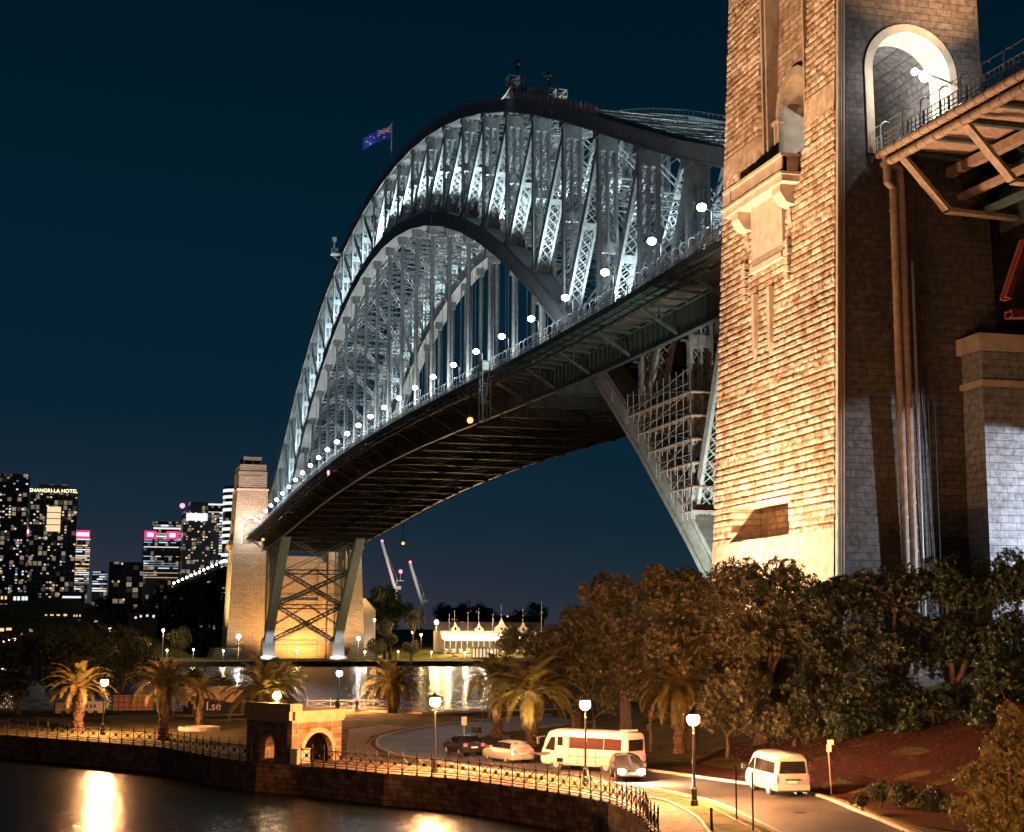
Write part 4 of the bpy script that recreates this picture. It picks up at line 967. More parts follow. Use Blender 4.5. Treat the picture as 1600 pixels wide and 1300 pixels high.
# ================================================================== STREET LAMPS
sl = MB(); sl.lathe([(.20,0),(.20,.25),(.15,.32),(.14,.8),(.17,.85),(.10,.95),(.075,1.1),(.055,3.6),(.08,3.65),(.05,3.72),(.045,3.95),(.10,4.05),(.12,4.1)], n=12); slm = sl.mesh('post', M['iron'])
sg = MB(); sg.ball((0,0,4.38), .32, 10, 6); sgm = sg.mesh('globe', M['street_globe'], True)
sc_ = MB(); sc_.lathe([(.54,4.60),(.52,4.66),(.20,4.78),(.06,4.90),(.03,5.0),(.01,5.1)], n=18); scm = sc_.mesh('cap', M['iron'])  # cap brim widened to block the globe's upward light
def street_lamp(px, base, glob, label, power=2300, col=AMBER, scale=None, g='street lamps along the waterfront'):
    p = at(px, base, z=GZ); zg = at(px, glob, y=p.y).z; s_ = (zg-GZ)/4.38
    t_ = thing('street_lamp', label, 'street lamp', p, 0, g); 
    for nm, me in (('post', slm), ('globe', sgm), ('cap', scm)): link(nm, me, t_, (0,0,0), scale=(s_**.5 if nm == 'post' else 1, s_**.5 if nm == 'post' else 1, s_) if nm == 'post' else None)
    for c in t_.children:
        if c.name.startswith(('globe', 'cap')): c.location.z = (s_-1)*4.38
    for c in t_.children:
        pass
    return t_
# the light sits inside its glowing globe, so the globe lets light pass
for me in (sgm,): pass
LAMPS = [(160,1148,1066,'street lamp beside the leftmost palm, on the dark lawn',2600),(679,1208,1096,'street lamp rising behind the fence in front of the curving road tip',3600),(915,1226,1101,'street lamp in front of the white bus',3600),(1085,1259,1124,'street lamp on the verge left of the white van',3600),(529,1113,1052,'street lamp by the promenade railing beyond the sandstone shelter',2400)]
for px, b_, g_, lab, pw in LAMPS: street_lamp(px, b_, g_, lab, pw)
street_lamp(1420,1560,1345,'street lamp beyond the bottom edge, lighting the shrub tree')
# globe lamp over the shelter, lit softly
# ================================================================== SANDSTONE SHELTER
c0 = at(455,1195,z=GZ); c1 = at(533,1187.5,z=GZ); cL = at(386,1187,z=GZ)
dx = (c1-c0).to_2d(); wF = dx.length; ang = math.atan2(dx.y, dx.x); nrmv = V3((-math.sin(ang), math.cos(ang), 0))
sh = thing('stone_shelter', 'sandstone kiosk with arched openings and flat parapet on the seawall edge', 'kiosk', (c0.x, c0.y, GZ), ang)
# side that faces the water/left
aL = V3((cL.x-c0.x, cL.y-c0.y, 0)); aL.rotate(Matrix.Rotation(-ang, 3, 'Z')); WLen = aL.length
HT = 2.75; PH = 3.6
def arch_wall(mb, Lw, h, c, r, sp, th, o, ux, uy):
    """wall in local frame o + ux*u + z, thickness th along uy"""
    def pt(u_, z, d): return tuple(V3(o)+V3(ux)*u_+V3(uy)*d+V3((0,0,z)))
    n_ = 16; arc = [(c-r*math.cos(math.pi*i/n_), sp+r*math.sin(math.pi*i/n_)) for i in range(n_+1)]; top = h
    for d in (0, th):
        Q = [((0,0),(c-r,0),(c-r,sp),(0,sp)), ((c+r,0),(Lw,0),(Lw,sp),(c+r,sp)), ((0,sp),(c-r,sp),(c-r,top),(0,top)), ((c+r,sp),(Lw,sp),(Lw,top),(c+r,top))]
        Q += [(arc[i], arc[i+1], (arc[i+1][0], top), (arc[i][0], top)) for i in range(n_)]
        for q in Q:
            qq = [pt(a, b, d) for a, b in q]; mb.quad(*(qq if d == 0 else qq[::-1]))
    inn = [(c-r,0)]+arc+[(c+r,0)]
    for a, b in zip(inn, inn[1:]): mb.quad(pt(*b,0), pt(*a,0), pt(*a,th), pt(*b,th))
    for u_ in (0, Lw): mb.quad(pt(u_,0,0), pt(u_,0,th), pt(u_,h,th), pt(u_,h,0))
    mb.quad(pt(0,h,0), pt(Lw,h,0), pt(Lw,h,th), pt(0,h,th))
ux = aL.normalized(); uy = V3((-ux.y, ux.x, 0)); 
if uy.dot(V3((1,0,0))) < 0: uy = -uy
RA = wF*.30
mb = MB(); arch_wall(mb, wF, HT, wF*.53, RA, 2.0-RA, .45, (0,0,0), (1,0,0), (0,1,0)); mb.build('front_wall', M['sandstone'], sh)
mb = MB(); arch_wall(mb, WLen, HT, WLen*.55, .95, 1.0, .45, (0,0,0), ux, uy); mb.build('side_wall', M['sandstone'], sh)
far_ = aL+V3((wF*.95, 0, 0))
mb = MB(); mb.bar(aL+V3((.1,0,HT/2)), far_+V3((-.1,0,HT/2)), .4, HT); mb.build('back_wall', M['sandstone'], sh)
mb = MB(); mb.bar(V3((wF-.2,.2,HT/2)), far_+V3((-.2,0,HT/2)), .4, HT); mb.build('side_wall', M['sandstone'], sh)
mb = MB(); n_ = 18
for i in range(n_):
    a0, a1 = math.pi*i/n_, math.pi*(i+.93)/n_; c = wF*.53
    pts = [(c-q0*math.cos(q1), 2.0-RA+q0*math.sin(q1)) for q0, q1 in ((RA+.02,a0),(RA+.02,a1),(RA+.34,a1),(RA+.34,a0))]
    mb.prism(pts, 'y', -.035, .1)
mb.build('arch_stones', M['sandstone_plain'], sh)
top = [V3((-.12,-.12,0)), V3((wF+.12,-.12,0)), V3((far_.x+.1, far_.y, 0)), V3((aL.x-.1, aL.y+.1, 0))]
mb = MB(); mb.prism([(p.x, p.y) for p in top], 'z', HT, HT+.16); mb.build('roof', M['sandstone_plain'], sh)
mb = MB()
for a, b in ((top[0], top[1]), (top[0], top[3]), (top[1], top[2])):
    a_ = a.lerp(b, .02); b_ = a.lerp(b, .98); mb.bar(a_+V3((0,0,HT+.16+.3)), b_+V3((0,0,HT+.46)), .35, .6)
a = top[0]; mb.box(a.x-.03, a.y-.03, HT+.76, a.x+.95, a.y+.55, HT+1.25); mb.bar(a+V3((0.02,0,HT+1.0)), a.lerp(top[3], .97)+V3((0,0,HT+1.0)), .36, .5)
mb.build('parapet', M['sandstone_plain'], sh)
gl = at(432, 1112, y=c0.y+2.4)
t_ = thing('globe_lamp', 'small round pale globe lamp on a pole above the sandstone kiosk', 'lamp', (gl.x, gl.y, GZ+HT+.2))
zg = at(432,1087,y=gl.y).z-GZ-HT-.2
mb = MB(); mb.tube([(0,0,0),(0,0,zg-.2)], .04, 8); mb.build('pole', M['pale_metal'], t_); mb = MB(); mb.ball((0,0,zg), .26, 16, 10); mb.build('globe', M['kiosk_globe'], t_, True)
# planter-like bench set beside the kiosk front
q_ = at(478, 1197, z=GZ)
t_ = thing('litter_bin', 'slatted bin with a white side standing before the kiosk arch', 'bin', (q_.x-.3, q_.y+1.0, GZ+.02), ang)
mb = MB()
for i in range(6): mb.box(-.6+i*.2,-.35,.08,-.48+i*.2,-.3,.98)
mb.box(-.62,-.3,.05,.6,.3,1.0); mb.build('body', mat('bin slats', (.45,.36,.28), .7), t_); mb = MB(); mb.box(.62,-.32,0,.68,.32,1.02); mb.box(-.66,-.36,1.0,.7,.36,1.06); mb.build('panel', M['kerb'], t_)
# ================================================================== LEFT PARK THINGS
t_p = at(300,1112,z=GZ)
t_ = thing('hoarding', 'dark slanted boat trailer cover with pale letters, in the park behind the palms', 'cover', at(368,1119,z=GZ), .25)
mb = MB(); mb.prism([(-5.2,.3),(6.2,.3),(6.2,1.6),(2.6,3.5),(1.8,3.4),(-.2,1.4),(-5.2,2.3)], 'y', -.8, .8); mb.build('cover', mat('dark cover', (.02,.025,.03), .5), t_)
def text(s, name, size, mt, parent, loc, rot=(R(90),0,0), ext=.02):
    cu = bpy.data.curves.new(name, 'FONT'); cu.body = s; cu.size = size; cu.extrude = ext; cu.align_x = 'CENTER'; ob = bpy.data.objects.new(name, cu); C.objects.link(ob)
    bpy.context.view_layer.update(); me = bpy.data.meshes.new_from_object(ob); bpy.data.objects.remove(ob); me.materials.clear(); me.materials.append(mt); me.name = name
    o = link(name, me, parent, loc); o.rotation_euler = rot; return o
text('l.se', 'lettering', 1.3, mat('pale lettering', (.8,.6,.45), .6, emit=(.8,.55,.4), estr=.12), t_, (-2.8, -.84, .75))
t_ = thing('container', 'pale corrugated container lit orange behind the palm trunks', 'container', at(352,1117,z=GZ)+V3((.3,3,0)), .25)
mb = MB(); mb.box(-4.6,0,.9,4.6,2.4,2.9)
for i in range(30): mb.box(-4.5+i*.3,-.06,1.0,-4.35+i*.3,0,2.8)
mb.build('body', mat('cream corrugated steel', (.6,.45,.3), .6), t_); mb = MB(); mb.box(-4.7,-.1,2.9,4.7,2.5,3.0); mb.build('roof', M['pale_metal'], t_)
mb = MB(); [mb.box(x,.3,0,x+.4,2.,.9) for x in (-4.3, 3.9)]; mb.build('stand', M['dark'], t_)
for px, sc2, lab in ((140,1.,'white box trailer with small vents beside the leftmost palm'), (105,.9,'dim orange box trailer further left of the leftmost palm')):
    t_ = thing('trailer', lab, 'trailer', at(px,1119,z=GZ)+V3((0,0,0)), .1)
    mb = MB(); mb.box(-1.5*sc2,-.8,.35,1.5*sc2,.8,1.6*sc2); mb.build('body', M['white_paint'] if px == 140 else M['sandstone_plain'], t_)
    mb = MB(); [mb.box(-.5+i*.4,-.83,.9,-.28+i*.4,-.80,1.3) for i in range(3)]; mb.build('vent', M['dark'], t_)
    mb = MB(); [mb.tube([(x,-.85,.35),(x,-.7,.35)], .3, 12) for x in (-.5,.5)]; mb.build('wheel', M['tyre'], t_)
for px, lab in ((193,'leftmost of the two orange lattice gates in the park fence'),(222,'right one of the two orange lattice gates in the park fence')):
    t_ = thing('lattice_gate', lab, 'gate', at(px,1114,z=GZ), .1); mb = MB(); mb.box(-1.2,0,.3,1.2,.1,2.0); mb.build('panel', mat('orange panel', (.5,.25,.15), .7), t_)
    mb = MB(); [mb.bar((-1.2+i*.6,-.05,.2),(-1.2+i*.6,-.05,2.1), .07) for i in range(5)]; [mb.bar((-1.25,-.08,z),(1.25,-.08,z), .07) for z in (.6,1.2,1.8)]; mb.build('frame', M['iron'], t_)
# ================================================================== PEOPLE on the promenade
def person(loc, rz, label, coat):
    t_ = thing('person', label, 'person', loc, rz)
    me = bpy.data.meshes.new('body')
    J = [((0,0,.95),.15),((0,0,1.15),.15),((0,0,1.38),.17),((0,0,1.50),.06),((0,.02,1.60),.10),((0,.02,1.70),.09),((-.2,0,1.42),.06),((-.25,.05,1.15),.045),((-.2,.22,1.02),.035),((.2,0,1.42),.06),((.25,.05,1.15),.045),((.2,.22,1.02),.035),((-.1,0,.88),.10),((-.11,.03,.48),.065),((-.11,-.02,.08),.045),((-.12,.12,.03),.04),((.1,0,.88),.10),((.12,.03,.48),.065),((.13,-.02,.08),.045),((.14,.12,.03),.04)]
    E_ = [(0,1),(1,2),(2,3),(3,4),(4,5),(2,6),(6,7),(7,8),(2,9),(9,10),(10,11),(0,12),(12,13),(13,14),(14,15),(0,16),(16,17),(17,18),(18,19)]
    me.from_pydata([j[0] for j in J], E_, []); o = link('body', me, t_); me.materials.append(coat)
    o.modifiers.new('skin', 'SKIN')
    for v_, j in zip(me.skin_vertices[0].data, J): v_.radius = (j[1], j[1]*.8)
    me.skin_vertices[0].data[0].use_root = True; s_ = o.modifiers.new('sub', 'SUBSURF'); s_.levels = s_.render_levels = 1
    mb = MB(); mb.ball((0,-.01,1.68), .105, 10, 8, 1.05); mb.build('hair', M['dark'], t_, True)
pf = at(540,1117,z=GZ)
person((pf.x-1.0, pf.y, GZ+.05), .3, 'person in dark clothes leaning by the promenade railing, the left one of two', mat('dark coat', (.03,.03,.035), .8))
person((pf.x+1.3, pf.y+.2, GZ+.05), -.2, 'person in dark jacket at the promenade railing, the right one of two', mat('dark jacket', (.05,.03,.03), .8))
# ================================================================== VEHICLES
def loft(mb, st, nseg=None):
    """st: list of (x, [(y,z)...half ring from bottom centre up to roof centre])"""
    k0 = len(mb.v); m_ = None
    for x, ring in st:
        full = ring+[(-y, z) for y, z in ring[::-1]]; m_ = len(full)
        mb.v += [(x, y, z) for y, z in full]
    for i in range(len(st)-1):
        for j in range(m_): mb.f.append((k0+i*m_+j, k0+(i+1)*m_+j, k0+(i+1)*m_+(j+1)%m_, k0+i*m_+(j+1)%m_))
    mb.f.append(tuple(k0+j for j in range(m_))); mb.f.append(tuple(k0+(len(st)-1)*m_+j for j in range(m_))[::-1])
def ring(w_, zb, zbelt, zt, wt):
    return [(0,zb),(w_*.9,zb),(w_,zb+.12),(w_*1.02,(zb+zbelt)/2),(w_,zbelt),(wt+(w_-wt)*.35,zbelt+(zt-zbelt)*.6),(wt,zt-.10),(wt-.13,zt-.01),(0,zt+.03)]
def wheels(t_, xs_, w_, r):
    for x in xs_:
        for s_ in (-1, 1):
            mb = MB(); mb.tube([(x,s_*(w_-.22),r),(x,s_*(w_+.01),r)], r, 20); wl = mb.build('wheel', M['tyre'], t_)
            mb = MB(); mb.tube([(x,s_*(w_),r),(x,s_*(w_+.03),r)], r*.6, 14); mb.tube([(x,s_*(w_+.03),r),(x,s_*(w_+.05),r)], r*.16, 8); mb.build('rim', M['rim'], wl)
            mb = MB(); mb.tube([(x,s_*(w_-.3),r*1.02),(x,s_*(w_+.006),r*1.02)], r*1.18, 20); mb.build('wheel_arch', M['dark'], t_)
def sidepane(mb, s_, pts, st_fn, off=.018):
    mb.v += [(x, s_*(st_fn(z)+off), z) for x, z in pts]+[(x, s_*(st_fn(z)-.05), z) for x, z in pts]
    n = len(mb.v)-2*len(pts); k = len(pts)
    a = tuple(range(n, n+k)); mb.f.append(a if s_ < 0 else a[::-1])
    for i in range(k): mb.f.append((n+i, n+(i+1)%k, n+k+(i+1)%k, n+k+i))
# --- minivan
def vehicle_parts(t_, body_st, paint):
    mb = MB(); loft(mb, body_st); o = mb.build('body', paint, t_, True); o.modifiers.new('es', 'EDGE_SPLIT').split_angle = R(38); return o
W_, WT = .94, .80
def wf(z): return W_ if z < 1.15 else W_-(W_-WT)*min(1, (z-1.15)/1.0)*.92
van = thing('minivan', 'white high roof passenger van seen from behind, on the road bend at right', 'van', (-51.2,-81.0,rz_), R(85))
st = [(-2.69, ring(.90,.36,1.05,1.55,.84)), (-2.66, ring(.93,.30,1.12,2.02,.80)), (-2.5, ring(.94,.28,1.15,2.20,.78)), (-1.5, ring(.94,.26,1.15,2.26,.79)), (.8, ring(.94,.26,1.15,2.25,.79)), (1.35, ring(.94,.26,1.13,2.12,.78)), (1.95, ring(.93,.26,1.08,1.72,.76)), (2.35, ring(.91,.28,1.0,1.28,.74)), (2.6, ring(.86,.32,.85,1.0,.72)), (2.69, ring(.80,.38,.6,.8,.70))]
vehicle_parts(van, st, M['white_paint'])
for s_ in (-1, 1):
    for pts in ([(-2.35,1.2),(-2.3,1.78),(-.25,1.83),(-.25,1.2)], [(-.18,1.2),(-.18,1.83),(.72,1.85),(.78,1.2)], [(.95,1.18),(.93,1.82),(1.2,1.78),(1.95,1.22)]):
        mb = MB(); sidepane(mb, s_, pts, wf); mb.build('window', M['glass'], van)
mb = MB(); mb.prism([(-.76,1.22),(.76,1.22),(.66,1.86),(-.66,1.86)], 'x', -2.705, -2.6); mb.build('rear_window', M['glass'], van)
mb = MB(); mb.quad((2.28,-.70,1.28),(2.28,.70,1.28),(1.6,.64,1.93),(1.6,-.64,1.93)); mb.v = [(x+.06,y,z+.03) for x,y,z in mb.v]; mb.build('windscreen', M['glass'], van)
mb = MB(); mb.box(-2.82,-.92,.34,-2.62,.92,.62); mb.build('bumper', M['white_paint'], van); mb = MB(); mb.box(-2.84,-.88,.26,-2.6,.88,.34); mb.build('lower_bumper', M['dark'], van)
for s_ in (-1, 1):
    mb = MB(); mb.box(-2.72, min(s_*.82,s_*.93), .74, -2.6, max(s_*.82,s_*.93), 1.12); mb.build('tail_light', M['tail'], van)
    mb = MB(); mb.box(2.3, min(s_*.95,s_*1.15), 1.12, 2.42, max(s_*.95,s_*1.15), 1.38); mb.build('mirror', M['dark'], van)
mb = MB(); mb.box(-2.735,-.26,.70,-2.7,.26,.82); mb.build('number_plate', M['plate'], van); mb = MB(); mb.box(-2.74,-.42,.88,-2.69,.42,.93); mb.build('handle', M['dark'], van)
mb = MB(); mb.box(-2.66,-.16,2.02,-2.6,.16,2.06); mb.build('brake_light', M['dark'], van)
for s_ in (-1, 1):
    for xx in (-.22, .84, 1.98): mb = MB(); mb.box(xx-.012, min(s_*.93,s_*.972), .45, xx+.012, max(s_*.93,s_*.972), 1.16); mb.build('door_seam', M['dark'], van)
    mb = MB(); mb.box(-2.3, min(s_*.93,s_*.968), .98, 1.9, max(s_*.93,s_*.968), 1.0); mb.build('side_rail', M['dark'], van)
    mb = MB(); mb.box(.60, min(s_*.94,s_*.985), 1.02, .78, max(s_*.94,s_*.985), 1.06); mb.build('door_handle', M['dark'], van)
mb = MB(); mb.bar((-2.73,-.1,1.24),(-2.74,.5,1.34), .03); mb.build('wiper', M['dark'], van)
wheels(van, (-1.35, 1.35), .92, .33)
# --- bus
bus = thing('bus', 'small white passenger bus with its front door open, parked facing left', 'bus', (-56.7,-65.1,rz_), R(124))
st = [(-3.5, ring(.98,.45,1.2,2.3,.9)), (-3.42, ring(1.02,.35,1.3,2.48,.9)), (-3., ring(1.04,.33,1.35,2.58,.90)), (2.3, ring(1.04,.33,1.35,2.58,.90)), (2.85, ring(1.04,.33,1.3,2.45,.88)), (3.2, ring(1.02,.34,1.2,1.95,.86)), (3.42, ring(1.0,.36,1.05,1.35,.84)), (3.5, ring(.95,.42,.8,1.05,.82))]
vehicle_parts(bus, st, M['white_paint'])
def wb(z): return 1.04 if z < 1.35 else 1.04-.14*min(1, (z-1.35)/1.2)*.95
redglass = mat('curtained coach glass', (.05,.018,.015), .12)
for s_ in (-1, 1):
    for a, b in ((-3.1,-1.75),(-1.68,-.35),(-.28,1.05)):
        mb = MB(); sidepane(mb, s_, [(a,1.42),(a,2.12),(b,2.14),(b,1.42)], wb); mb.build('window', redglass, bus)
    mb = MB(); sidepane(mb, s_, [(2.25,1.2),(2.25,2.08),(2.62,2.05),(3.05,1.28)], wb); mb.build('window', M['glass'], bus)
mb = MB(); sidepane(mb, 1, [(1.5,.5),(1.5,2.1),(2.05,2.1),(2.05,.5)], wb, .03); mb.build('open_door', M['glass'], bus)
mb = MB(); mb.box(1.12,1.03,.5,1.5,1.12,2.12); mb.build('door_leaf', M['white_paint'], bus)
mb = MB(); mb.box(-3.52,-.75,1.4,-3.4,.75,2.1); mb.build('rear_window', M['glass'], bus); mb = MB(); mb.box(-3.3,-.5,2.58,-2.7,.5,2.7); mb.build('roof_unit', M['white_paint'], bus)
mb = MB(); mb.box(-3.6,-1.0,.35,-3.4,1.0,.6); mb.build('bumper', M['white_paint'], bus)
mb = MB(); mb.box(2.6,1.0,.85,3.4,1.055,1.1); mb.build('front_stripe', M['dark'], bus)
for s_ in (-1, 1):
    for xx in (-2.6, -1.1, .4): mb = MB(); mb.box(xx-.012, min(s_*1.02,s_*1.075), .45, xx+.012, max(s_*1.02,s_*1.075), 1.35); mb.build('panel_seam', M['dark'], bus)
    mb = MB(); mb.box(-3.2, min(s_*1.03,s_*1.078), .92, 1.1, max(s_*1.03,s_*1.078), .96); mb.build('side_trim', M['dark'], bus)
    mb = MB(); mb.bar((3.1,s_*1.0,2.1),(3.45,s_*1.3,2.0), .05); mb.box(3.38, min(s_*1.22,s_*1.38), 1.6, 3.5, max(s_*1.22,s_*1.38), 2.05); mb.build('mirror', M['dark'], bus)
    mb = MB(); mb.box(-3.56, min(s_*.75,s_*.95), .8, -3.44, max(s_*.75,s_*.95), 1.15); mb.build('tail_light', M['tail'], bus)
wheels(bus, (-1.9, 2.15), 1.02, .38)
# --- cars
def car(name, label, loc, rz, paint, wagon=True, tail=True, cat='car', heads=False):
    t_ = thing(name, label, cat, loc, rz); w_, wt = .88, .64
    if wagon: st = [(-2.3, ring(.80,.35,.75,.95,.7)), (-2.25, ring(.86,.25,.9,1.18,.62)), (-1.9, ring(.88,.22,.93,1.42,.62)), (-.3, ring(.88,.2,.93,1.46,.64)), (.35, ring(.88,.2,.93,1.38,.62)), (1.1, ring(.88,.2,.90,.99,.70)), (1.9, ring(.86,.22,.80,.86,.66)), (2.25, ring(.80,.28,.62,.68,.6)), (2.32, ring(.74,.34,.5,.56,.56))]
    else: st = [(-2.2, ring(.80,.35,.75,.92,.7)), (-2.1, ring(.86,.25,.9,1.0,.68)), (-1.5, ring(.88,.22,.93,1.16,.62)), (-.9, ring(.88,.2,.93,1.40,.6)), (.1, ring(.88,.2,.93,1.42,.62)), (1.0, ring(.88,.2,.90,.98,.70)), (1.85, ring(.86,.22,.80,.86,.66)), (2.15, ring(.80,.28,.62,.68,.6)), (2.22, ring(.74,.34,.5,.56,.56))]
    vehicle_parts(t_, st, paint); f = lambda z: w_-(w_-wt)*max(0, min(1, (z-.93)/.5))*.95
    xr = -2.05 if wagon else -1.45
    for s_ in (-1, 1):
        for pts in ([(xr+.1,.97),(xr+.25,1.33),(-.85,1.36),(-.85,.97)], [(-.78,.97),(-.78,1.36),(.18,1.33),(.8,.97)]):
            mb = MB(); sidepane(mb, s_, pts, f); mb.build('window', M['glass'], t_)
        mb = MB(); mb.box(-2.32 if wagon else -2.22, min(s_*.55,s_*.8), .72, -2.16, max(s_*.55,s_*.8), .92); mb.build('tail_light', M['tail'] if tail else M['dark'], t_)
        mb = MB(); mb.box(2.1, min(s_*.46,s_*.78), .50, 2.36, max(s_*.46,s_*.78), .72); mb.build('headlight', M['bus_lamp'] if heads else M['glass'], t_)
        mb = MB(); mb.box(.6, min(s_*.86,s_*1.02), .95, .75, max(s_*.86,s_*1.02), 1.08); mb.build('mirror', paint, t_)
    mb = MB()
    if wagon: mb.quad((-2.275,-.56,1.0),(-2.275,.56,1.0),(-1.98,.50,1.34),(-1.98,-.50,1.34))
    else: mb.quad((-1.95,-.56,1.04),(-1.95,.56,1.04),(-1.1,.50,1.34),(-1.1,-.50,1.34))
    mb.v = [(x-.02,y,z+.03) for x,y,z in mb.v]; mb.build('rear_window', M['glass'], t_)
    mb = MB(); mb.quad((.98,.62,1.02),(.98,-.62,1.02),(.38,-.56,1.34),(.38,.56,1.34)); mb.v = [(x+.03,y,z+.03) for x,y,z in mb.v]; mb.build('windscreen', M['glass'], t_)
    mb = MB(); xb_ = -2.36 if wagon else -2.27; mb.box(xb_,-.8,.32,xb_+.2,.8,.55); mb.build('bumper', paint, t_)
    mb = MB(); mb.box(xb_-.02,-.25,.6,xb_+.2,.25,.71); mb.build('number_plate', M['plate'], t_)
    wheels(t_, (-1.35, 1.35), .86, .31); return t_
p = at(776,1191,z=GZ); car('station_wagon', 'silver station wagon following the dark car round the bend', (p.x+.9, p.y+.5, rz_), R(103), M['silver_paint'])
p = at(727,1182,z=GZ); car('dark_car', 'dark car at the front of the queue behind the small sign', (p.x+.3, p.y+1.8, rz_), R(97), M['black_paint'], False)
gc = at(984,1221,z=GZ); gcar = car('oncoming_car', 'dark car with dazzling headlights in front of the bus rear', (gc.x+.4, gc.y+1.6, rz_), R(-103), M['black_paint'], True, False, heads=True)
hd = V3((math.cos(R(-96)), math.sin(R(-96)), 0))
add_light('headlight_beam', V3((gc.x-.2, gc.y+1.2, rz_+.65))+hd*2.9, 5000, (1,.80,.50), V3((gc.x,gc.y+1.2,.8))+hd*20, 120, .9, .15)
add_light('headlight_beam', V3((gc.x-.2, gc.y+1.2, rz_+.8))+hd*3., 15000, (1,.66,.36), V3((-47,-76,5)), 140, .9, .15)
# tail lights throw red light on the bank and road
add_light('tail_glow', (-49.6,-85.6,GZ+1.2), 600, (1,.10,.07), (-44,-76,2.6), 95, .9, .1)
# ---- signs and posts
def signpost(px, base, top, label, plate, tilt=0):
    p = at(px, base, z=GZ); h = at(px, top, y=p.y).z-GZ
    t_ = thing('sign_post', label, 'sign', (p.x, p.y, GZ+.02), YAW*-1); mb = MB(); mb.tube([(0,0,0),(tilt,0,h)], .04, 8); mb.build('pole', M['pale_metal'] if plate else M['iron'], t_)
    for (x0, z0, x1, z1) in plate: mb = MB(); mb.box(tilt+x0,-.05,h+z0,tilt+x1,-.02,h+z1); mb.build('plate', M['plate'], t_)
signpost(725,1162,1121,'white rectangular sign on a post behind the dark car', [(-.22,-.65,.22,.05)])
signpost(1299,1242,1157,'white double sign plate on a leaning post right of the van', [(-.02,-.25,.32,.02),(-.08,-.62,.18,-.22)], -.12)
signpost(1151,1281,1196,'thin dark pole on the verge, the left one of two before the van', [])
signpost(1177,1298,1207,'thin dark pole on the verge, the right one of two before the van', [])
p = at(1112,1297,z=GZ); t_ = thing('bollard', 'short dark bollard on the verge at the bottom edge', 'bollard', (p.x,p.y,GZ)); mb = MB(); mb.lathe([(.10,0),(.07,.1),(.06,.8),(.09,.85),(.07,.95),(.01,1.0)], n=10); mb.build('post', M['iron'], t_)
# ================================================================== TREES
def leaves(lobes, dens, leaf, seed, petals=6, flat=.85):
    """leaf rosettes spread over clumps; returns V, F"""
    g = np.random.default_rng(seed); VV = []; base = 0
    Ps = []; Ns = []
    for (cx, cy_, cz, rx, rz2) in lobes:
        nb = 14
        d = g.normal(size=(nb,3)); d /= np.linalg.norm(d, axis=1)[:,None]; d[:,2] = d[:,2]*.9+.1
        bc = d*g.uniform(.45,.78,(nb,1)); br_ = g.uniform(.26,.44,nb)
        bc = np.vstack([bc, [[0,0,0]]]); br_ = np.append(br_, .6)
        for c_, r_ in zip(bc, br_):
            n_ = int(dens*4*math.pi*(r_*rx)**2*.8)
            q = g.normal(size=(n_,3)); q /= np.linalg.norm(q, axis=1)[:,None]; q = q[q[:,2] > -.75]
            rad = r_*(1-np.abs(g.normal(0,.14,len(q))))*(1+.18*np.sin(q[:,0]*9+c_[0]*20)*np.sin(q[:,2]*8+q[:,1]*7))
            pos = (c_+q*rad[:,None])*np.array([rx,rx,rz2]); Ps.append(pos+np.array([cx,cy_,cz])); Ns.append(q)
    Pn = np.vstack(Ps); Nn = np.vstack(Ns); m_ = len(Pn)
    Nn = Nn+g.normal(0,.35,Nn.shape); Nn /= np.linalg.norm(Nn,axis=1)[:,None]
    a = np.cross(Nn, g.normal(size=Nn.shape)); a /= np.linalg.norm(a,axis=1)[:,None]; b = np.cross(Nn, a)
    V = np.zeros((m_, petals, 4, 3))
    for k in range(petals):
        t = 2*math.pi*k/petals+g.uniform(-.3,.3,m_); dirv = a*np.cos(t)[:,None]+b*np.sin(t)[:,None]; side = -a*np.sin(t)[:,None]+b*np.cos(t)[:,None]
        up = g.uniform(.1,.9,m_)[:,None]; L = leaf*g.uniform(.7,1.25,m_)[:,None]; dv = dirv+Nn*up; dv /= np.linalg.norm(dv,axis=1)[:,None]
        V[:,k,0] = Pn; V[:,k,1] = Pn+dv*L*.55+side*L*.22; V[:,k,2] = Pn+dv*L; V[:,k,3] = Pn+dv*L*.55-side*L*.22
    V = V.reshape(-1,3); F = np.arange(len(V)).reshape(-1,4); return V, F
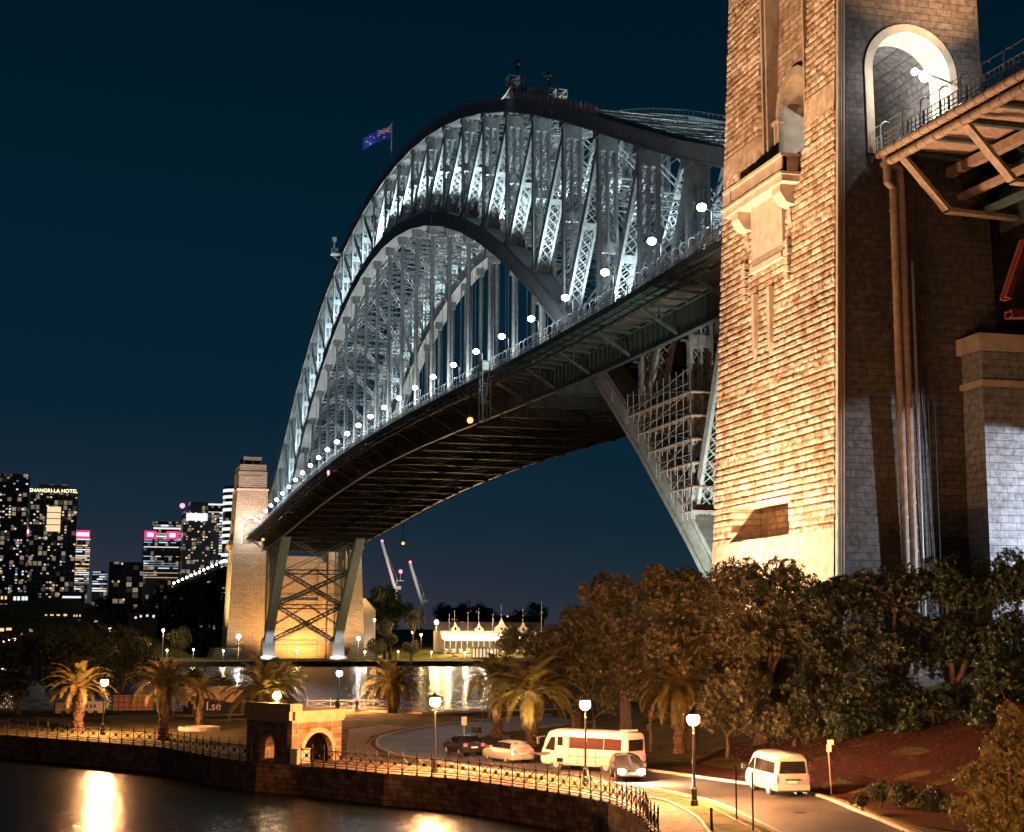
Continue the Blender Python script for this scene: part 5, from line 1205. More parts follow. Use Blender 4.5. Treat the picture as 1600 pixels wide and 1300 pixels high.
def tree(name, label, lobes_px, yp, mt, dens=5., leaf=.30, group=None, seed=1, trunk_r=.45, petals=6, cat='tree', gz=None, trunk=True, base_px=None):
    """lobes_px: (px, py, r_px[, dy]) in the photograph, brought to depth yp"""
    lobes = []
    for q in lobes_px:
        yy = yp+(q[3] if len(q) > 3 else 0); c = at(q[0], q[1], y=yy); r_ = q[2]*(c-CAM).dot(Fv)/FPX; lobes.append((c.x, c.y, c.z, r_*1.0, r_*.95))
    cx = sum(l[0] for l in lobes)/len(lobes); cy_ = sum(l[1] for l in lobes)/len(lobes)
    if base_px: cx = at(base_px, 1000, y=cy_).x
    z0 = gz if gz is not None else hill(cx, cy_)
    t_ = thing(name, label, cat, (cx, cy_, z0), 0, group)
    V, F = leaves([(l[0]-cx, l[1]-cy_, l[2]-z0, l[3], l[4]) for l in lobes], dens, leaf, seed, petals)
    link('crown', npmesh('crown', V, F, mt), t_)
    if trunk:
        mb = MB(); fork = V3((0,0,max(1.,min(l[2]-l[4]*.7-z0 for l in lobes))))
        mb.tube([(0,0,-.3),(.1,.05,fork.z*.5),tuple(fork)], [trunk_r*1.5, trunk_r, trunk_r*.8], 9)
        rr_ = random.Random(seed)
        for l in lobes:
            c = V3((l[0]-cx, l[1]-cy_, l[2]-z0)); m_ = fork.lerp(c, .5)+V3((rr_.uniform(-.5,.5), rr_.uniform(-.5,.5), .4)); mb.tube([fork, m_, c], [trunk_r*.55, trunk_r*.38, trunk_r*.22], 7)
            for k in range(5):
                e = V3((rr_.uniform(-1,1), rr_.uniform(-1,1), rr_.uniform(-.3,1))).normalized()*l[3]*.7; mb.tube([m_.lerp(c,.6), c+e*.5, c+e], [trunk_r*.2, trunk_r*.12, .04], 5)
        mb.build('trunk', M['bark'], t_, True)
    return t_
FGp = 'fig trees on the bank below the near tower'
for i, (lob, yp, lab) in enumerate((([(905,1085,34),(950,1100,34)], -38, 'dark understory bush behind the bus, left of the hanging palm'), ([(1000,1070,40),(1030,1110,30)], -50, 'dark understory bush just behind the hanging palm'), ([(1110,1120,34),(1160,1125,36)], -61, 'dark understory bush below the large fig tree, beside the hanging palm'), ([(1215,1130,38),(1265,1135,36)], -63, 'dark understory bush behind the white van'), ([(1320,1135,40),(1370,1140,38)], -66, 'dark understory bush behind the leaning sign post'), ([(1430,1145,44),(1485,1140,46)], -69, 'dark understory bush above the row of kerb shrubs'), ([(1545,1130,54),(1610,1140,56),(1560,1050,50)], -72, 'dark understory bush at the right edge above the lit shrub tree'))):
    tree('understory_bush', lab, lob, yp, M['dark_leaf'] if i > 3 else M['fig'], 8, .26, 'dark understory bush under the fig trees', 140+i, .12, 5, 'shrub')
tree('fig_tree', 'fig tree at the left end of the leafy bank, lit red orange', [(870,1010,52),(915,985,50),(880,1065,50),(930,1045,55,-2)], -36, M['fig'], 8, .30, FGp, 11)
tree('fig_tree', 'fig tree whose lit top stands just left of the arch foot', [(950,925,42),(985,950,60),(990,1030,62)], -42, M['fig'], 8, .30, FGp, 12)
tree('fig_tree', 'large fig tree in front of the arch foot, behind the tall hanging palm', [(1040,925,58),(1085,940,62),(1055,1010,62),(1120,1010,60)], -52, M['fig'], 8, .30, FGp, 13)
tree('fig_tree', 'fig tree below the orange lit tower face, crown just covering its foot', [(1150,925,52),(1215,925,52),(1170,1000,62),(1150,1085,60,-2),(1240,980,60)], -57, M['fig'], 8, .29, FGp, 14)
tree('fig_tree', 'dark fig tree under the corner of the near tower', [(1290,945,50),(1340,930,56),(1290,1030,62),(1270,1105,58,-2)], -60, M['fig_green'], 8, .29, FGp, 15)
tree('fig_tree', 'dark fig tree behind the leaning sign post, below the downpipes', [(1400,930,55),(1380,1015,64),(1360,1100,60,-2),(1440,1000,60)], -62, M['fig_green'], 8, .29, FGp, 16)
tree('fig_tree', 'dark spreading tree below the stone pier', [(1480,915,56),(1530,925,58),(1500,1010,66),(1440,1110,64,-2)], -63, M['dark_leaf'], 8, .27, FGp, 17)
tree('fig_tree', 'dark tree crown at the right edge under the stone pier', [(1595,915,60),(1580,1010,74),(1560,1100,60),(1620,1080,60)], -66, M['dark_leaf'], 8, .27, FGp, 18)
tree('shrub_tree', 'yellow green lit shrub tree at the bottom right corner', [(1570,1165,48),(1600,1130,40),(1535,1220,48),(1590,1230,60),(1530,1275,44),(1590,1290,50)], -112, M['bush'], 22, .15, None, 19, .12, 6)
for i, (px, py, r_, yp) in enumerate(((1345,1252,16,-92),(1375,1240,20,-90),(1410,1242,24,-91),(1450,1250,28,-92),(1490,1262,24,-94))):
    tree('low_shrub', ['low dark shrub, leftmost in the row right of the sign post','low dark shrub, second from left in the kerb row','low dark shrub, middle of the row right of the sign post','low dark shrub, fourth from the left in the row along the right kerb','low dark shrub, rightmost in the row along the right kerb'][i], [(px,py,r_)], yp, M['dark_leaf'], 26, .14, 'low shrubs along the right kerb', 30+i, .05, 5, 'shrub')
LFp = 'trees in the dark park at left'
for i, (lob, yp, lab) in enumerate((([(20,1020,45),(60,1040,50),(10,1080,45)], 22, 'dark tree at the left edge of the park'), ([(95,1015,42),(140,1010,42),(110,1060,45)], 20, 'dark tree behind the leftmost palm'), ([(185,1010,38),(215,1040,42),(170,1060,42)], 24, 'dark tree between the leftmost palm and the second palm'), ([(285,1075,26),(340,1075,26),(310,1060,20)], 27, 'dark shrubby tree behind the pale container'), ([(450,1060,30),(430,1045,24)], 24, 'dark tree behind the palm over the kiosk'))):
    tree('park_tree', lab, lob, yp, M['dark_leaf'], 5, .32, LFp, 50+i, .3, 5, 'tree', GZ)
# ---- palms
def palm_mesh(h, fl, nf, seed, droop=1., skirt=8):
    g = random.Random(seed); mb = MB(); V = []
    for i in range(nf+skirt):
        az = i*2.39996+g.uniform(-.2,.2); tt = i/nf
        el = R(84-92*min(tt,1)**.85+g.uniform(-6,6)) if i < nf else R(-50-g.uniform(0,30)); L = fl*g.uniform(.85,1.12)*(1 if i < nf else .75)
        p = V3((.12*math.cos(az), .12*math.sin(az), h)); pts = [p.copy()]; n_ = 16; e = el
        for k in range(n_):
            e = max(e-R(droop*(2.2+5.6*k/n_)), R(-86)); p = p+V3((math.cos(az)*math.cos(e), math.sin(az)*math.cos(e), math.sin(e)))*L/n_; pts.append(p.copy())
        mb.tube(pts[::2], [.045,.04,.035,.03,.025,.02,.016,.012,.008], 4, False)
        sd = V3((-math.sin(az), math.cos(az), 0))
        for k in range(1, n_):
            for h_ in (0, .5):
                c = pts[k].lerp(pts[k+1], h_) if k < n_ else pts[k]; d = (pts[min(k+1,n_)]-pts[k-1]).normalized(); nn = sd.cross(d).normalized(); nn = nn if nn.z > 0 else -nn
                ll = fl*.155*math.sin(math.pi*min(1, (k+h_)/n_*.86+.14))**.6+.05
                for s_ in (-1, 1):
                    dv = (sd*s_*.8+d*.75+nn*g.uniform(-.05,.45)-Z_*.2).normalized(); tip = c+dv*ll; w_ = d*.062*fl/2.5
                    n0 = len(mb.v); mb.v += [tuple(c-w_), tuple(c+w_), tuple(tip)]; mb.f.append((n0,n0+1,n0+2))
    me = mb.mesh('fronds', M['palm']); 
    tb = MB(); prof = []; zz = 0; i = 0
    while zz < h+.2:
        r_ = .36*(1+.5*max(0,1-zz/.7))*(1+.30*max(0,(zz-h*.72)/(h*.3))); prof.append((r_*(1.0 if i % 2 else .86), zz)); zz += .11; i += 1
    tb.lathe(prof, n=14)
    for k in range(70):
        z_ = g.uniform(.3,h+.1); a = g.uniform(0,6.28); r_ = .36; tb.bar((r_*math.cos(a)*.9, r_*math.sin(a)*.9, z_), (r_*1.28*math.cos(a), r_*1.28*math.sin(a), z_+.20), .12, .06)
    return me, tb.mesh('trunk', M['palm_bark'])
PM = [palm_mesh(4.6, 2.9, 42, 3), palm_mesh(4.2, 3.3, 48, 5, 1.1), palm_mesh(4.6, 3.6, 60, 9, 1.3, 22)]
def palm(px, base, crown, rpx, label, var=0, g='date palms along the near waterfront', dz=0, ground=None):
    p = at(px, base, z=GZ+dz); D_ = (p-CAM).dot(Fv); hh = at(px, crown, y=p.y).z-p.z; sh_ = hh/(4.6 if var != 1 else 4.2); fr = rpx*D_/FPX/(2.9*.80, 3.3*.80, 3.6*.78)[var]
    t_ = thing('date_palm', label, 'palm', p, rnd.uniform(0,6.28), g)
    fm_, tm_ = PM[var]; s1 = fr; o = link('trunk', tm_, t_, (0,0,0), scale=(min(s1,1.15),min(s1,1.15),sh_)); h0 = (4.6,4.2,4.6)[var]
    o = link('fronds', fm_, t_, (0,0,h0*sh_-h0*s1), scale=s1); return t_
palm(122,1141,1072,47,'palm lit golden by the street lamp, leftmost in the park',0)
palm(255,1156,1070,50,'dark palm with thick trunk, second from the left in front of the fence',0)
palm(311,1138,1080,30,'small dark leaning palm in a round planter left of the kiosk',0)
palm(410,1125,1078,60,'golden lit palm rising behind the sandstone kiosk',1)
palm(432,1118,1066,40,'dark palm top just behind the golden one at the kiosk',0)
palm(613,1114,1066,46,'palm between the promenade railing and the starry lamp',0)
palm(777,1152,1062,54,'palm behind, left of the pair on the grass island',1)
palm(829,1165,1078,70,'palm in front, right of the pair on the grass island',1)
palm(1062,1178,1075,62,'tall palm with long hanging skirt beside the fig trees',2)
p = at(311,1141,z=GZ); t_ = thing('planter', 'low round stone planter under the small leaning palm', 'planter', (p.x,p.y,GZ)); mb = MB(); mb.lathe([(1.9,0),(1.9,.35),(1.6,.35),(1.6,.2)], n=24); mb.build('wall', M['kerb'], t_)
# fallen leaves on the bank, tail light glow painted into their red
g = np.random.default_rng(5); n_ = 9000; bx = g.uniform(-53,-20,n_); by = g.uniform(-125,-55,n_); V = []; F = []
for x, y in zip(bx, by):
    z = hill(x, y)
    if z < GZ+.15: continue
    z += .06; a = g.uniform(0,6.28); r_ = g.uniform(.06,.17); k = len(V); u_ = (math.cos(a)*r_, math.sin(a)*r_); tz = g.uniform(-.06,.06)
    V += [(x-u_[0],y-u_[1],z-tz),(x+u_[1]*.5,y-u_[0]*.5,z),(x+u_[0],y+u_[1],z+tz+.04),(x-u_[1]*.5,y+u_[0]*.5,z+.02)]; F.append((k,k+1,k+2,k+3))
tag(link('fallen_leaves', npmesh('fallen_leaves', V, F, M['red_glow_litter'])), 'fallen leaves with tail light red put into their brown, scattered over the bank behind the van', 'leaves', kind='stuff')
# ================================================================== FAR SHORE
def ftree(label, lobes, yp, mt=M['dark_leaf'], seed=1, dens=.5, leaf=.9, nm='far_tree', gr=None, cat='tree'):
    x0 = at(lobes[0][0], lobes[0][1], y=yp).x; return tree(nm, label, lobes, yp, mt, dens, leaf, gr, seed, .5, 5, cat, farz(x0, yp))
ftree('large dark fig tree beyond the lawn, right of the far stone tower', [(598,938,26),(622,955,24),(580,955,22),(605,965,28)], 560, seed=61, dens=.9)
for i, (px, py, r_, yp, lab, mt) in enumerate(((600,985,16,468,'yellow lit conical shrub on the far lawn behind the round one','bush'),(588,1012,18,462,'yellow lit round shrub on the far lawn by the right tower','bush'),(642,1014,15,460,'dark round shrub in the middle of the far lawn','fig'),(795,1005,28,458,'lamp lit bushy tree at the right of the far lawn','bush'),(610,1000,12,466,'small dark round shrub beside the conical one','fig'),(822,1000,20,462,'dark bushy tree at the far shore beside the fig trees','fig'),(280,998,22,470,'dark bushy date palm clump left of the far stone tower','fig'))):
    ftree(lab, [(px,py,r_),(px+3,py-r_*.5,r_*.6)] if i in (0,3) else [(px,py,r_)], yp, M[mt], 70+i, 1.6, .55, 'far_shrub', 'shrubs on the far lawn', 'shrub')
FT = [(140,985,34,640),(185,975,34,660),(230,968,36,650),(275,958,38,660),(318,945,40,640),(340,925,34,640),(330,985,34,600),(300,915,24,680),(255,935,26,690),(160,945,16,720),(40,1010,30,520),(90,1000,30,540),(215,1002,22,500)]
for i, (px, py, r_, yp) in enumerate(FT):
    ftree(['dark tree low on the wooded hill, leftmost','dark tree low on the hill, second from left','dark hill tree above the lamp lit path','dark hill tree in the middle of the wooded slope','dark hill tree left of the far tower','tallest dark hill tree touching the far tower','dark tree low beside the foot of the far tower','dark hill tree below the string of road lights','dark hill tree near the top of the slope','small dark tree on the crest below the skyline','dark waterside tree at the left edge','dark waterside tree below the terminal roof','dark tree over the waterside path'][i], [(px,py,r_),(px-r_*.6,py+r_*.5,r_*.7),(px+r_*.6,py+r_*.4,r_*.7)], yp, M['dark_leaf'], 90+i, .22, 1.4, 'hill_tree', 'dark trees on the wooded hill across the water')
# low land silhouettes at right
for i, (px, py, r_, yp) in enumerate(((690,958,16,760),(725,952,14,780),(750,955,14,780),(835,955,16,700),(810,966,14,700),(770,966,12,760))):
    ftree(['distant dark tree behind the bright street lamp','distant dark tree left of the flagpoles','distant dark tree behind the flagpoles','distant dark tree with lights beside the fig trees','distant low dark tree right of the gable','distant low dark tree behind the gable'][i], [(px,py,r_),(px+r_,py+4,r_*.7)], yp, M['dark_leaf'], 120+i, .2, 1.4, 'distant_tree', 'distant dark trees')
tfp = [(646,968,22,500,'dark palm above the far lawn below the crane'),(225,1004,14,462,'small dark palm on the far lawn')]
for px, py, r_, yp, lab in tfp:
    p = at(px, py, y=yp); z0 = farz(p.x, yp); s1 = r_*(p-CAM).dot(Fv)/FPX/2.6; t_ = thing('far_palm', lab, 'palm', (p.x, yp, z0)); link('fronds', PM[0][0], t_, (0,0,p.z-z0-4.6*s1), scale=s1); link('trunk', PM[0][1], t_, (0,0,0), scale=(1,1,(p.z-z0)/4.6))
# far lamps
def far_lamp(px, py, yp, label, m_, power, col, r_=.5, gr='lamps on the far shore', base=None):
    p = at(px, py, y=yp); z0 = max(farz(p.x, yp), 2) if base is None else base
    z0 = min(z0, p.z-2.) if p.z-2. > 2 else 2.0
    if p.z < z0+1.: p.z = z0+3
    t_ = thing('far_lamp', label, 'lamp', (p.x, yp, z0), 0, gr); mb = MB(); mb.tube([(0,0,0),(0,0,p.z-z0)], .09, 6); mb.build('pole', M['pale_metal'], t_); mb = MB(); mb.ball((0,0,p.z-z0+r_*.8), r_, 10, 8); mb.build('globe', m_, t_, True)
    if power: add_light('far_light', (p.x, yp-.8, p.z+.2), power, col, rad=r_)
far_lamp(373,997,445,'brilliant white lamp in front of the left far tower',M['lamp_white'],2500,(1,.98,.9),.8)
far_lamp(560,1000,446,'brilliant white lamp at the foot of the right far tower',M['lamp_white'],2500,(1,.98,.9),.7)
far_lamp(682,975,458,'tall amber lamp above the far lawn',M['lamp_warm'],26000,(1,.60,.2),.9)
far_lamp(255,986,462,'slim amber lamp post on the lawn left of the far towers',M['lamp_warm'],5000,(1,.72,.25),.45)
for i, (px, py) in enumerate(((261,1017),(302,1016),(349,1018),(464,1018),(570,1020),(622,1019),(674,1020),(726,1021),(768,1020))):
    far_lamp(px, py, 441, 'small round white lamp on the far lawn, number %s along the far seawall' % ['one from the left','two from the left','three from the left','under the dark braced ribs','right of the ribs','left of the dark round shrub','right of the dark round shrub','before the wharf stairs','rightmost'][i] if False else ['small round lamp far left on the far lawn edge','small round lamp on the lawn between two lamp posts','small round lamp left of the far tower foot','small round lamp between the two white rib feet','small round lamp right of the right rib foot','small round lamp between the round shrubs','small round lamp right of the dark round shrub','small round lamp in front of the wharf stairs','rightmost small round lamp on the far seawall'][i], M['lamp_small'], 1800, (1,.75,.35), .32, 'small lamps along the far seawall')
for i, (px, py, yp) in enumerate(((645,990,520),(658,993,520),(783,993,470),(811,997,470),(585,970,520),(172,984,560))):
    far_lamp(px, py, yp, ['amber lamp on the path left of the tall amber lamp','amber lamp just left of the tall amber lamp','lamp glowing inside the bushy tree on the far shore','amber lamp right of the glowing bushy tree','amber lamp beside the gable wall at the right far tower','amber lamp among the hill trees at left'][i], M['lamp_warm'], 2500, (1,.6,.25), .5)
# wharf hall with gables, awning and flagpoles
wf0 = at(688, 1000, y=500); wf1 = at(850, 1000, y=500); zw = lambda py: at(760, py, y=500).z
t_ = thing('wharf_hall', 'long cream wharf hall with small pointed gables behind the brilliant awning', 'hall', (wf0.x, 500, 3)); Lw = wf1.x-wf0.x
mb = MB(); mb.box(0,0,0,Lw,14,zw(986)-3); mb.build('wall', mat('cream render', (.55,.42,.30), .8), t_)
zt_ = zw(986)-3
mb = MB(); mb.prism([(0,zt_),(14,zt_),(7,zt_+4)], 'x', 0, Lw); mb.build('roof', mat('slate roof', (.12,.09,.08), .8), t_)
for px, s_ in ((711,.8),(748,.8),(783,1.25),(817,.9)):
    xx = at(px,1000,y=500).x-wf0.x; mb = MB(); a = 2.6*s_; mb.prism([(xx-a,zt_-1),(xx+a,zt_-1),(xx+a,zt_+1.2*s_),(xx+a*.45,zt_+2.2*s_),(xx,zt_+4.6*s_),(xx-a*.45,zt_+2.2*s_),(xx-a,zt_+1.2*s_)], 'y', -.6, 0); g_ = mb.build('gable', bpy.data.materials['cream render'], t_)
    mb = MB(); mb.box(xx-.5,-.66,zt_+.3,xx+.5,-.6,zt_+1.5); mb.build('window', M['glass'], g_)
mb = MB(); [mb.box(2+i*3.2,-.08,1.2,3.6+i*3.2,-.01,3.4) for i in range(int(Lw/3.2)-1)]; tag(mb.build('window_band', M['win_warm'], t_), 'row of warm lit windows')
t_ = thing('awning', 'brilliantly lit white awning over the wharf walkway', 'awning', (at(695,1000,y=486).x, 486, 3)); La = at(800,1000,y=486).x-at(695,1000,y=486).x; za, zb_ = at(740,1003,y=486).z-3, at(740,990,y=486).z-3
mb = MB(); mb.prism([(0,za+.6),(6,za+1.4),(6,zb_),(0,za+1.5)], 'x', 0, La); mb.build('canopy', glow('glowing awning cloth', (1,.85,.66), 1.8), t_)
mb = MB(); [mb.box(i*La/12-.1,.2,0,i*La/12+.1,.4,za+.6) for i in range(13)]; mb.box(0,.1,0,La,.3,1.0); mb.build('frame', M['pale_metal'], t_)
for i in range(4): add_light('awning_light', (at(700+i*28,1000,y=482).x, 481, zb_+4), 15000, (1,.70,.42), rad=.5)
t_ = thing('pavilion', 'white lit pavilion with columns right of the far lawn', 'pavilion', (at(768,1000,y=462).x, 462, 2.2)); mb = MB()
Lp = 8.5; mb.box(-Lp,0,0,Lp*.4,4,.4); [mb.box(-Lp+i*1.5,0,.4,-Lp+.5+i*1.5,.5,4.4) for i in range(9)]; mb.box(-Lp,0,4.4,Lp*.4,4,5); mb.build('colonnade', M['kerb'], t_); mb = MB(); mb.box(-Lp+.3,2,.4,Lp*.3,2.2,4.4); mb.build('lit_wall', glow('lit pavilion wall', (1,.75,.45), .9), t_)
for i, (px, p0, p1) in enumerate(((783,985,945),(710,985,955),(731,985,957),(748,985,950),(817,985,953),(846,990,940),(702,986,960),(770,985,960))):
    p = at(px, p0, y=496); h = at(px, p1, y=496).z-3
    t_ = thing('flagpole', ['tall pale flagpole above the biggest gable','flagpole above the leftmost gable','flagpole between the two left gables','flagpole above the second gable','flagpole above the rightmost gable','tallest flagpole, beside the fig tree','flagpole at the left end of the wharf hall','flagpole between the second and biggest gable'][i], 'flagpole', (p.x, 496, 3), 0, 'flagpoles on the wharf'); mb = MB(); mb.tube([(0,0,0),(0,0,h)], [.12,.06], 6); mb.ball((0,0,h), .2, 6, 5); mb.build('pole', M['pale_metal'], t_)
# lawn stairs
p = at(690, 1008, y=470); t_ = thing('stairway', 'pale stairway beside the far lawn leading up to the wharf', 'stairs', (p.x, 470, 2.5)); mb = MB()
for i in range(16): mb.box(i*.55,0,(16-i)*.26-.3,i*.55+.6,3,(16-i)*.26)
mb.build('steps', M['kerb'], t_); mb = MB(); [mb.bar((0,y,5.2),(9,y,1.2), .12) for y in (-.1, 3.1)]; mb.build('handrail', M['pale_metal'], t_)
# pale gabled house by the right tower
p = at(573, 1000, y=552); zz = at(573, 940, y=552).z; t_ = thing('gabled_house', 'pale rendered gable wall right behind the far right tower', 'house', (p.x-4, 552, 4)); mb = MB(); mb.prism([(-4,0),(8,0),(8,zz-8),(3,zz-2.5),(-4,zz-4)], 'y', 0, 10); mb.build('wall', mat('pale render', (.55,.46,.38), .8), t_)
mb = MB(); mb.bar((-4.2,-.1,zz-4),(3.1,-.1,zz-2.3), .4, .3); mb.bar((3,-.1,zz-2.3),(8.3,-.1,zz-8), .4, .3); mb.build('roof_edge', M['dark'], t_)
add_light('house_light', (p.x+2, 545, 5), 3000, (1,.8,.6), rad=.5)
# luffing cranes
def crane(base, knee, tip, yp, label, red=True):
    b_, k_, t2 = at(*base, y=yp), at(*knee, y=yp), at(*tip, y=yp)
    t_ = thing('luffing_crane', label, 'crane', (b_.x, yp, 10), 0, 'construction cranes behind the bridge')
    o_ = V3((b_.x, yp, 10)); mb = MB(); h_ = k_.z-10
    frame = lambda p, q, w_: laced(mb, p, q, X_, Y_, w_, w_, 1, w_*2.2, .35, .4)
    frame((0,0,0), (0,0,h_), 1.3); mb.build('mast', M['pale_metal'], t_)
    mb = MB(); q = t2-o_; p_ = V3((0,0,h_)); d = (q-p_).normalized(); laced(mb, p_, q, Y_, Y_.cross(d), 1.1, 1.1, 1, 2.4, .3, .35); mb.build('jib', M['pale_metal'], t_)
    mb = MB(); cj = p_+V3((-d.x*9, 0, 3.5)); laced(mb, p_, cj, Y_, Z_, 1, .8, 1, 2., .3, .3); mb.box(cj.x-2,-1.6,cj.z-3,cj.x+2,1.6,cj.z); mb.bar(p_, p_+V3((-d.x*4,0,10)), .4); mb.bar(p_+V3((-d.x*4,0,10)), q, .15); mb.bar(p_+V3((-d.x*4,0,10)), cj, .15); mb.build('counter_jib', M['steel'], t_)
    mb = MB(); mb.ball(tuple(q+V3((0,0,1.5))), 1.1 if red else .7, 8, 6); mb.build('beacon', M['lamp_red'], t_)
crane((617,1000),(617,922),(597,848), 1200, 'left luffing crane with pale lattice jib behind the dark fig tree')
add_light('crane_flood', (at(630,1000,y=1100).x, 1100, 20), 900000, (1,.8,.7), (at(625,880,y=1200).x, 1200, 110), 70, .8, 1)
crane((659,1000),(659,943),(641,881), 1200, 'right luffing crane with pale lattice jib and red beacon')
p = at(626,893,y=1180); t_ = thing('red_beacon', 'bright red beacon between the two crane jibs', 'beacon', (p.x,1180,p.z-8)); mb = MB(); mb.ball((0,0,8), 1.6, 10, 8); mb.build('lamp', M['lamp_red'], t_, True); mb = MB(); mb.tube([(0,0,0),(0,0,8)], .2, 6); mb.bar((-3,0,0),(3,0,0), .4); mb.build('mast', M['pale_metal'], t_)
# ================================================================== CITY SKYLINE
wbox = MB(); wbox.box(-.5,-.06,-.5,.5,.06,.5)
WM = {k: wbox.mesh('window', M[k]) for k in ('win_warm','win_white','win_blue','win_dim','win_faint')}
def facade_mat(name, base, cw, ch, frame=(.05,.055,.06)):
    m = brickmat(name, base, tuple(c*.8 for c in base), frame, cw, ch, .14*min(cw,ch), .35, .3, .1, 'x', .1)
    for q in m.node_tree.nodes:
        if q.type == 'TEX_BRICK': q.offset = 0; bk = q
    # faintly lit rooms: some cells of the grid glow a little
    n_ = m.node_tree; mrn = n_.nodes.new('ShaderNodeTexWhiteNoise'); sp = n_.nodes.new('ShaderNodeSeparateXYZ'); tcx = n_.nodes.new('ShaderNodeTexCoord'); n_.links.new(tcx.outputs['Object'], sp.inputs[0]); cbn = n_.nodes.new('ShaderNodeCombineXYZ')
    for ax_, sz, o_ in (('X', cw, 0), ('Z', ch, 1)):
        dv = n_.nodes.new('ShaderNodeMath'); dv.operation = 'DIVIDE'; dv.inputs[1].default_value = sz; fl_n = n_.nodes.new('ShaderNodeMath'); fl_n.operation = 'FLOOR'; n_.links.new(sp.outputs[ax_], dv.inputs[0]); n_.links.new(dv.outputs[0], fl_n.inputs[0]); n_.links.new(fl_n.outputs[0], cbn.inputs[o_])
    n_.links.new(cbn.outputs[0], mrn.inputs['Vector']); th = n_.nodes.new('ShaderNodeMapRange'); th.inputs[1].default_value = .72; th.inputs[2].default_value = 1.; th.inputs[3].default_value = 0; th.inputs[4].default_value = .30; n_.links.new(mrn.outputs['Value'], th.inputs[0])
    inv = n_.nodes.new('ShaderNodeMath'); inv.operation = 'SUBTRACT'; inv.inputs[0].default_value = 1; n_.links.new(bk.outputs['Fac'], inv.inputs[1]); mu = n_.nodes.new('ShaderNodeMath'); mu.operation = 'MULTIPLY'; n_.links.new(inv.outputs[0], mu.inputs[0]); n_.links.new(th.outputs[0], mu.inputs[1])
    bs = n_.nodes['Principled BSDF']; bs.inputs['Emission Color'].default_value = (1,.80,.55,1); n_.links.new(mu.outputs[0], bs.inputs['Emission Strength']); m.cycles.emission_sampling = 'NONE'
    return m
def tower(name, label, px0, px1, ptop, pbase, yp, facade, nx, nz, rows=None, prob=.2, kinds=('win_warm',), seed=0, gr=None, depth=26, crown=None, maxw=98, rowfill=False, wfrac=(.62,.5), rows_lit=None):
    a = at(px0, pbase, y=yp); b_ = at(px1, pbase, y=yp); z1 = at((px0+px1)/2, ptop, y=yp).z; z0 = 4.; W2 = b_.x-a.x; H2 = z1-z0; zvis = a.z-z0
    t_ = thing(name, label, 'tower', ((a.x+b_.x)/2, yp, z0), 0, gr)
    mb = MB(); mb.box(-W2/2,0,0,W2/2,depth,H2); mb.build('wall', facade, t_)
    g = random.Random(seed); cnt = 0; cw = W2/nx; ch = (H2-zvis)/nz; cells = []
    for r in range(nz):
        if rowfill:
            if (rows_lit and r in rows_lit) or (not rows_lit and g.random() < prob):
                # a lit floor: a few long bands
                k = 0
                while k < nx:
                    L = g.choice((2,3,4,nx)); L = min(L, nx-k)
                    if g.random() < .8: cells.append((k, L, r))
                    k += L+g.choice((0,0,1))
        else:
            for k in range(nx):
                if g.random() < prob: cells.append((k, 1, r))
    g.shuffle(cells)
    for k, L, r in cells[:maxw]:
        me = WM[g.choice(kinds+kinds+('win_dim','win_faint'))]; o = link('window', me, t_, (-W2/2+(k+L/2)*cw, -.08, H2-(r+.5)*ch)); o.scale = (cw*(L-1+wfrac[0]), 1, ch*wfrac[1])
    return t_, W2, H2, cw, ch
FA = {k: facade_mat('facade '+k, *v) for k, v in {'dark': ((.05,.07,.09),3.2,3.2), 'hotel': ((.03,.04,.055),2.9,3.3,(.22,.20,.17)), 'pale': ((.05,.05,.05),2.6,3.2,(.55,.45,.38)), 'glassy': ((.03,.05,.06),2.5,3.4,(.05,.07,.08)), 'black': ((.03,.04,.05),4,3.5)}.items()}
CG = 'city towers across the harbour'
tower('office_tower', 'dark tower cut by the left edge of the picture, with pale lit floors', -14, 36, 740, 935, 905, FA['dark'], 10, 44, prob=.19, kinds=('win_warm','win_white'), seed=1, gr=CG)
t_, W2, H2, cw, ch = tower('hotel_tower', 'tall dark hotel tower with gold roof lettering and scattered warm rooms', 40, 115, 770, 935, 880, FA['hotel'], 15, 36, prob=.17, seed=2, gr=CG)
mb = MB(); mb.box(-W2/2+5,1,H2,W2/2-7,20,H2+5.5); mb.build('roof_block', FA['black'], t_); text('SHANGRI-LA HOTEL', 'lettering', 3.3, M['sign_gold'], t_, (-.5,-.4,H2+.3), ext=.1); mb = MB(); mb.box(-4,-.3,H2-25,4.5,-.05,H2-9); mb.build('atrium_window', M['win_warm'], t_)
for i in range(3): mb = MB(); mb.box(-4,-.4,H2-13-i*4,4.5,-.3,H2-12.5-i*4); mb.build('transom', M['dark'], t_)
t_, W2, H2, cw, ch = tower('narrow_tower', 'narrow dark tower with a magenta roof sign, squeezed between two taller ones', 25, 44, 838, 935, 930, FA['dark'], 5, 24, prob=.28, kinds=('win_white','win_blue'), seed=3, gr=CG)
mb = MB(); mb.box(-3,-.5,H2,4,3,H2+6); mb.build('roof_sign', M['sign_red'], t_); mb = MB(); mb.box(-1,-.8,H2+2,2.5,-.5,H2+4.5); mb.build('sign_mark', M['sign_white'], t_)
t_, W2, H2, cw, ch = tower('pale_tower', 'pale office tower with bright floors and a long red roof sign', 110, 138, 841, 925, 890, FA['pale'], 7, 26, kinds=('win_warm','win_white'), seed=4, gr=CG, rowfill=True, prob=.6, wfrac=(.9,.5))
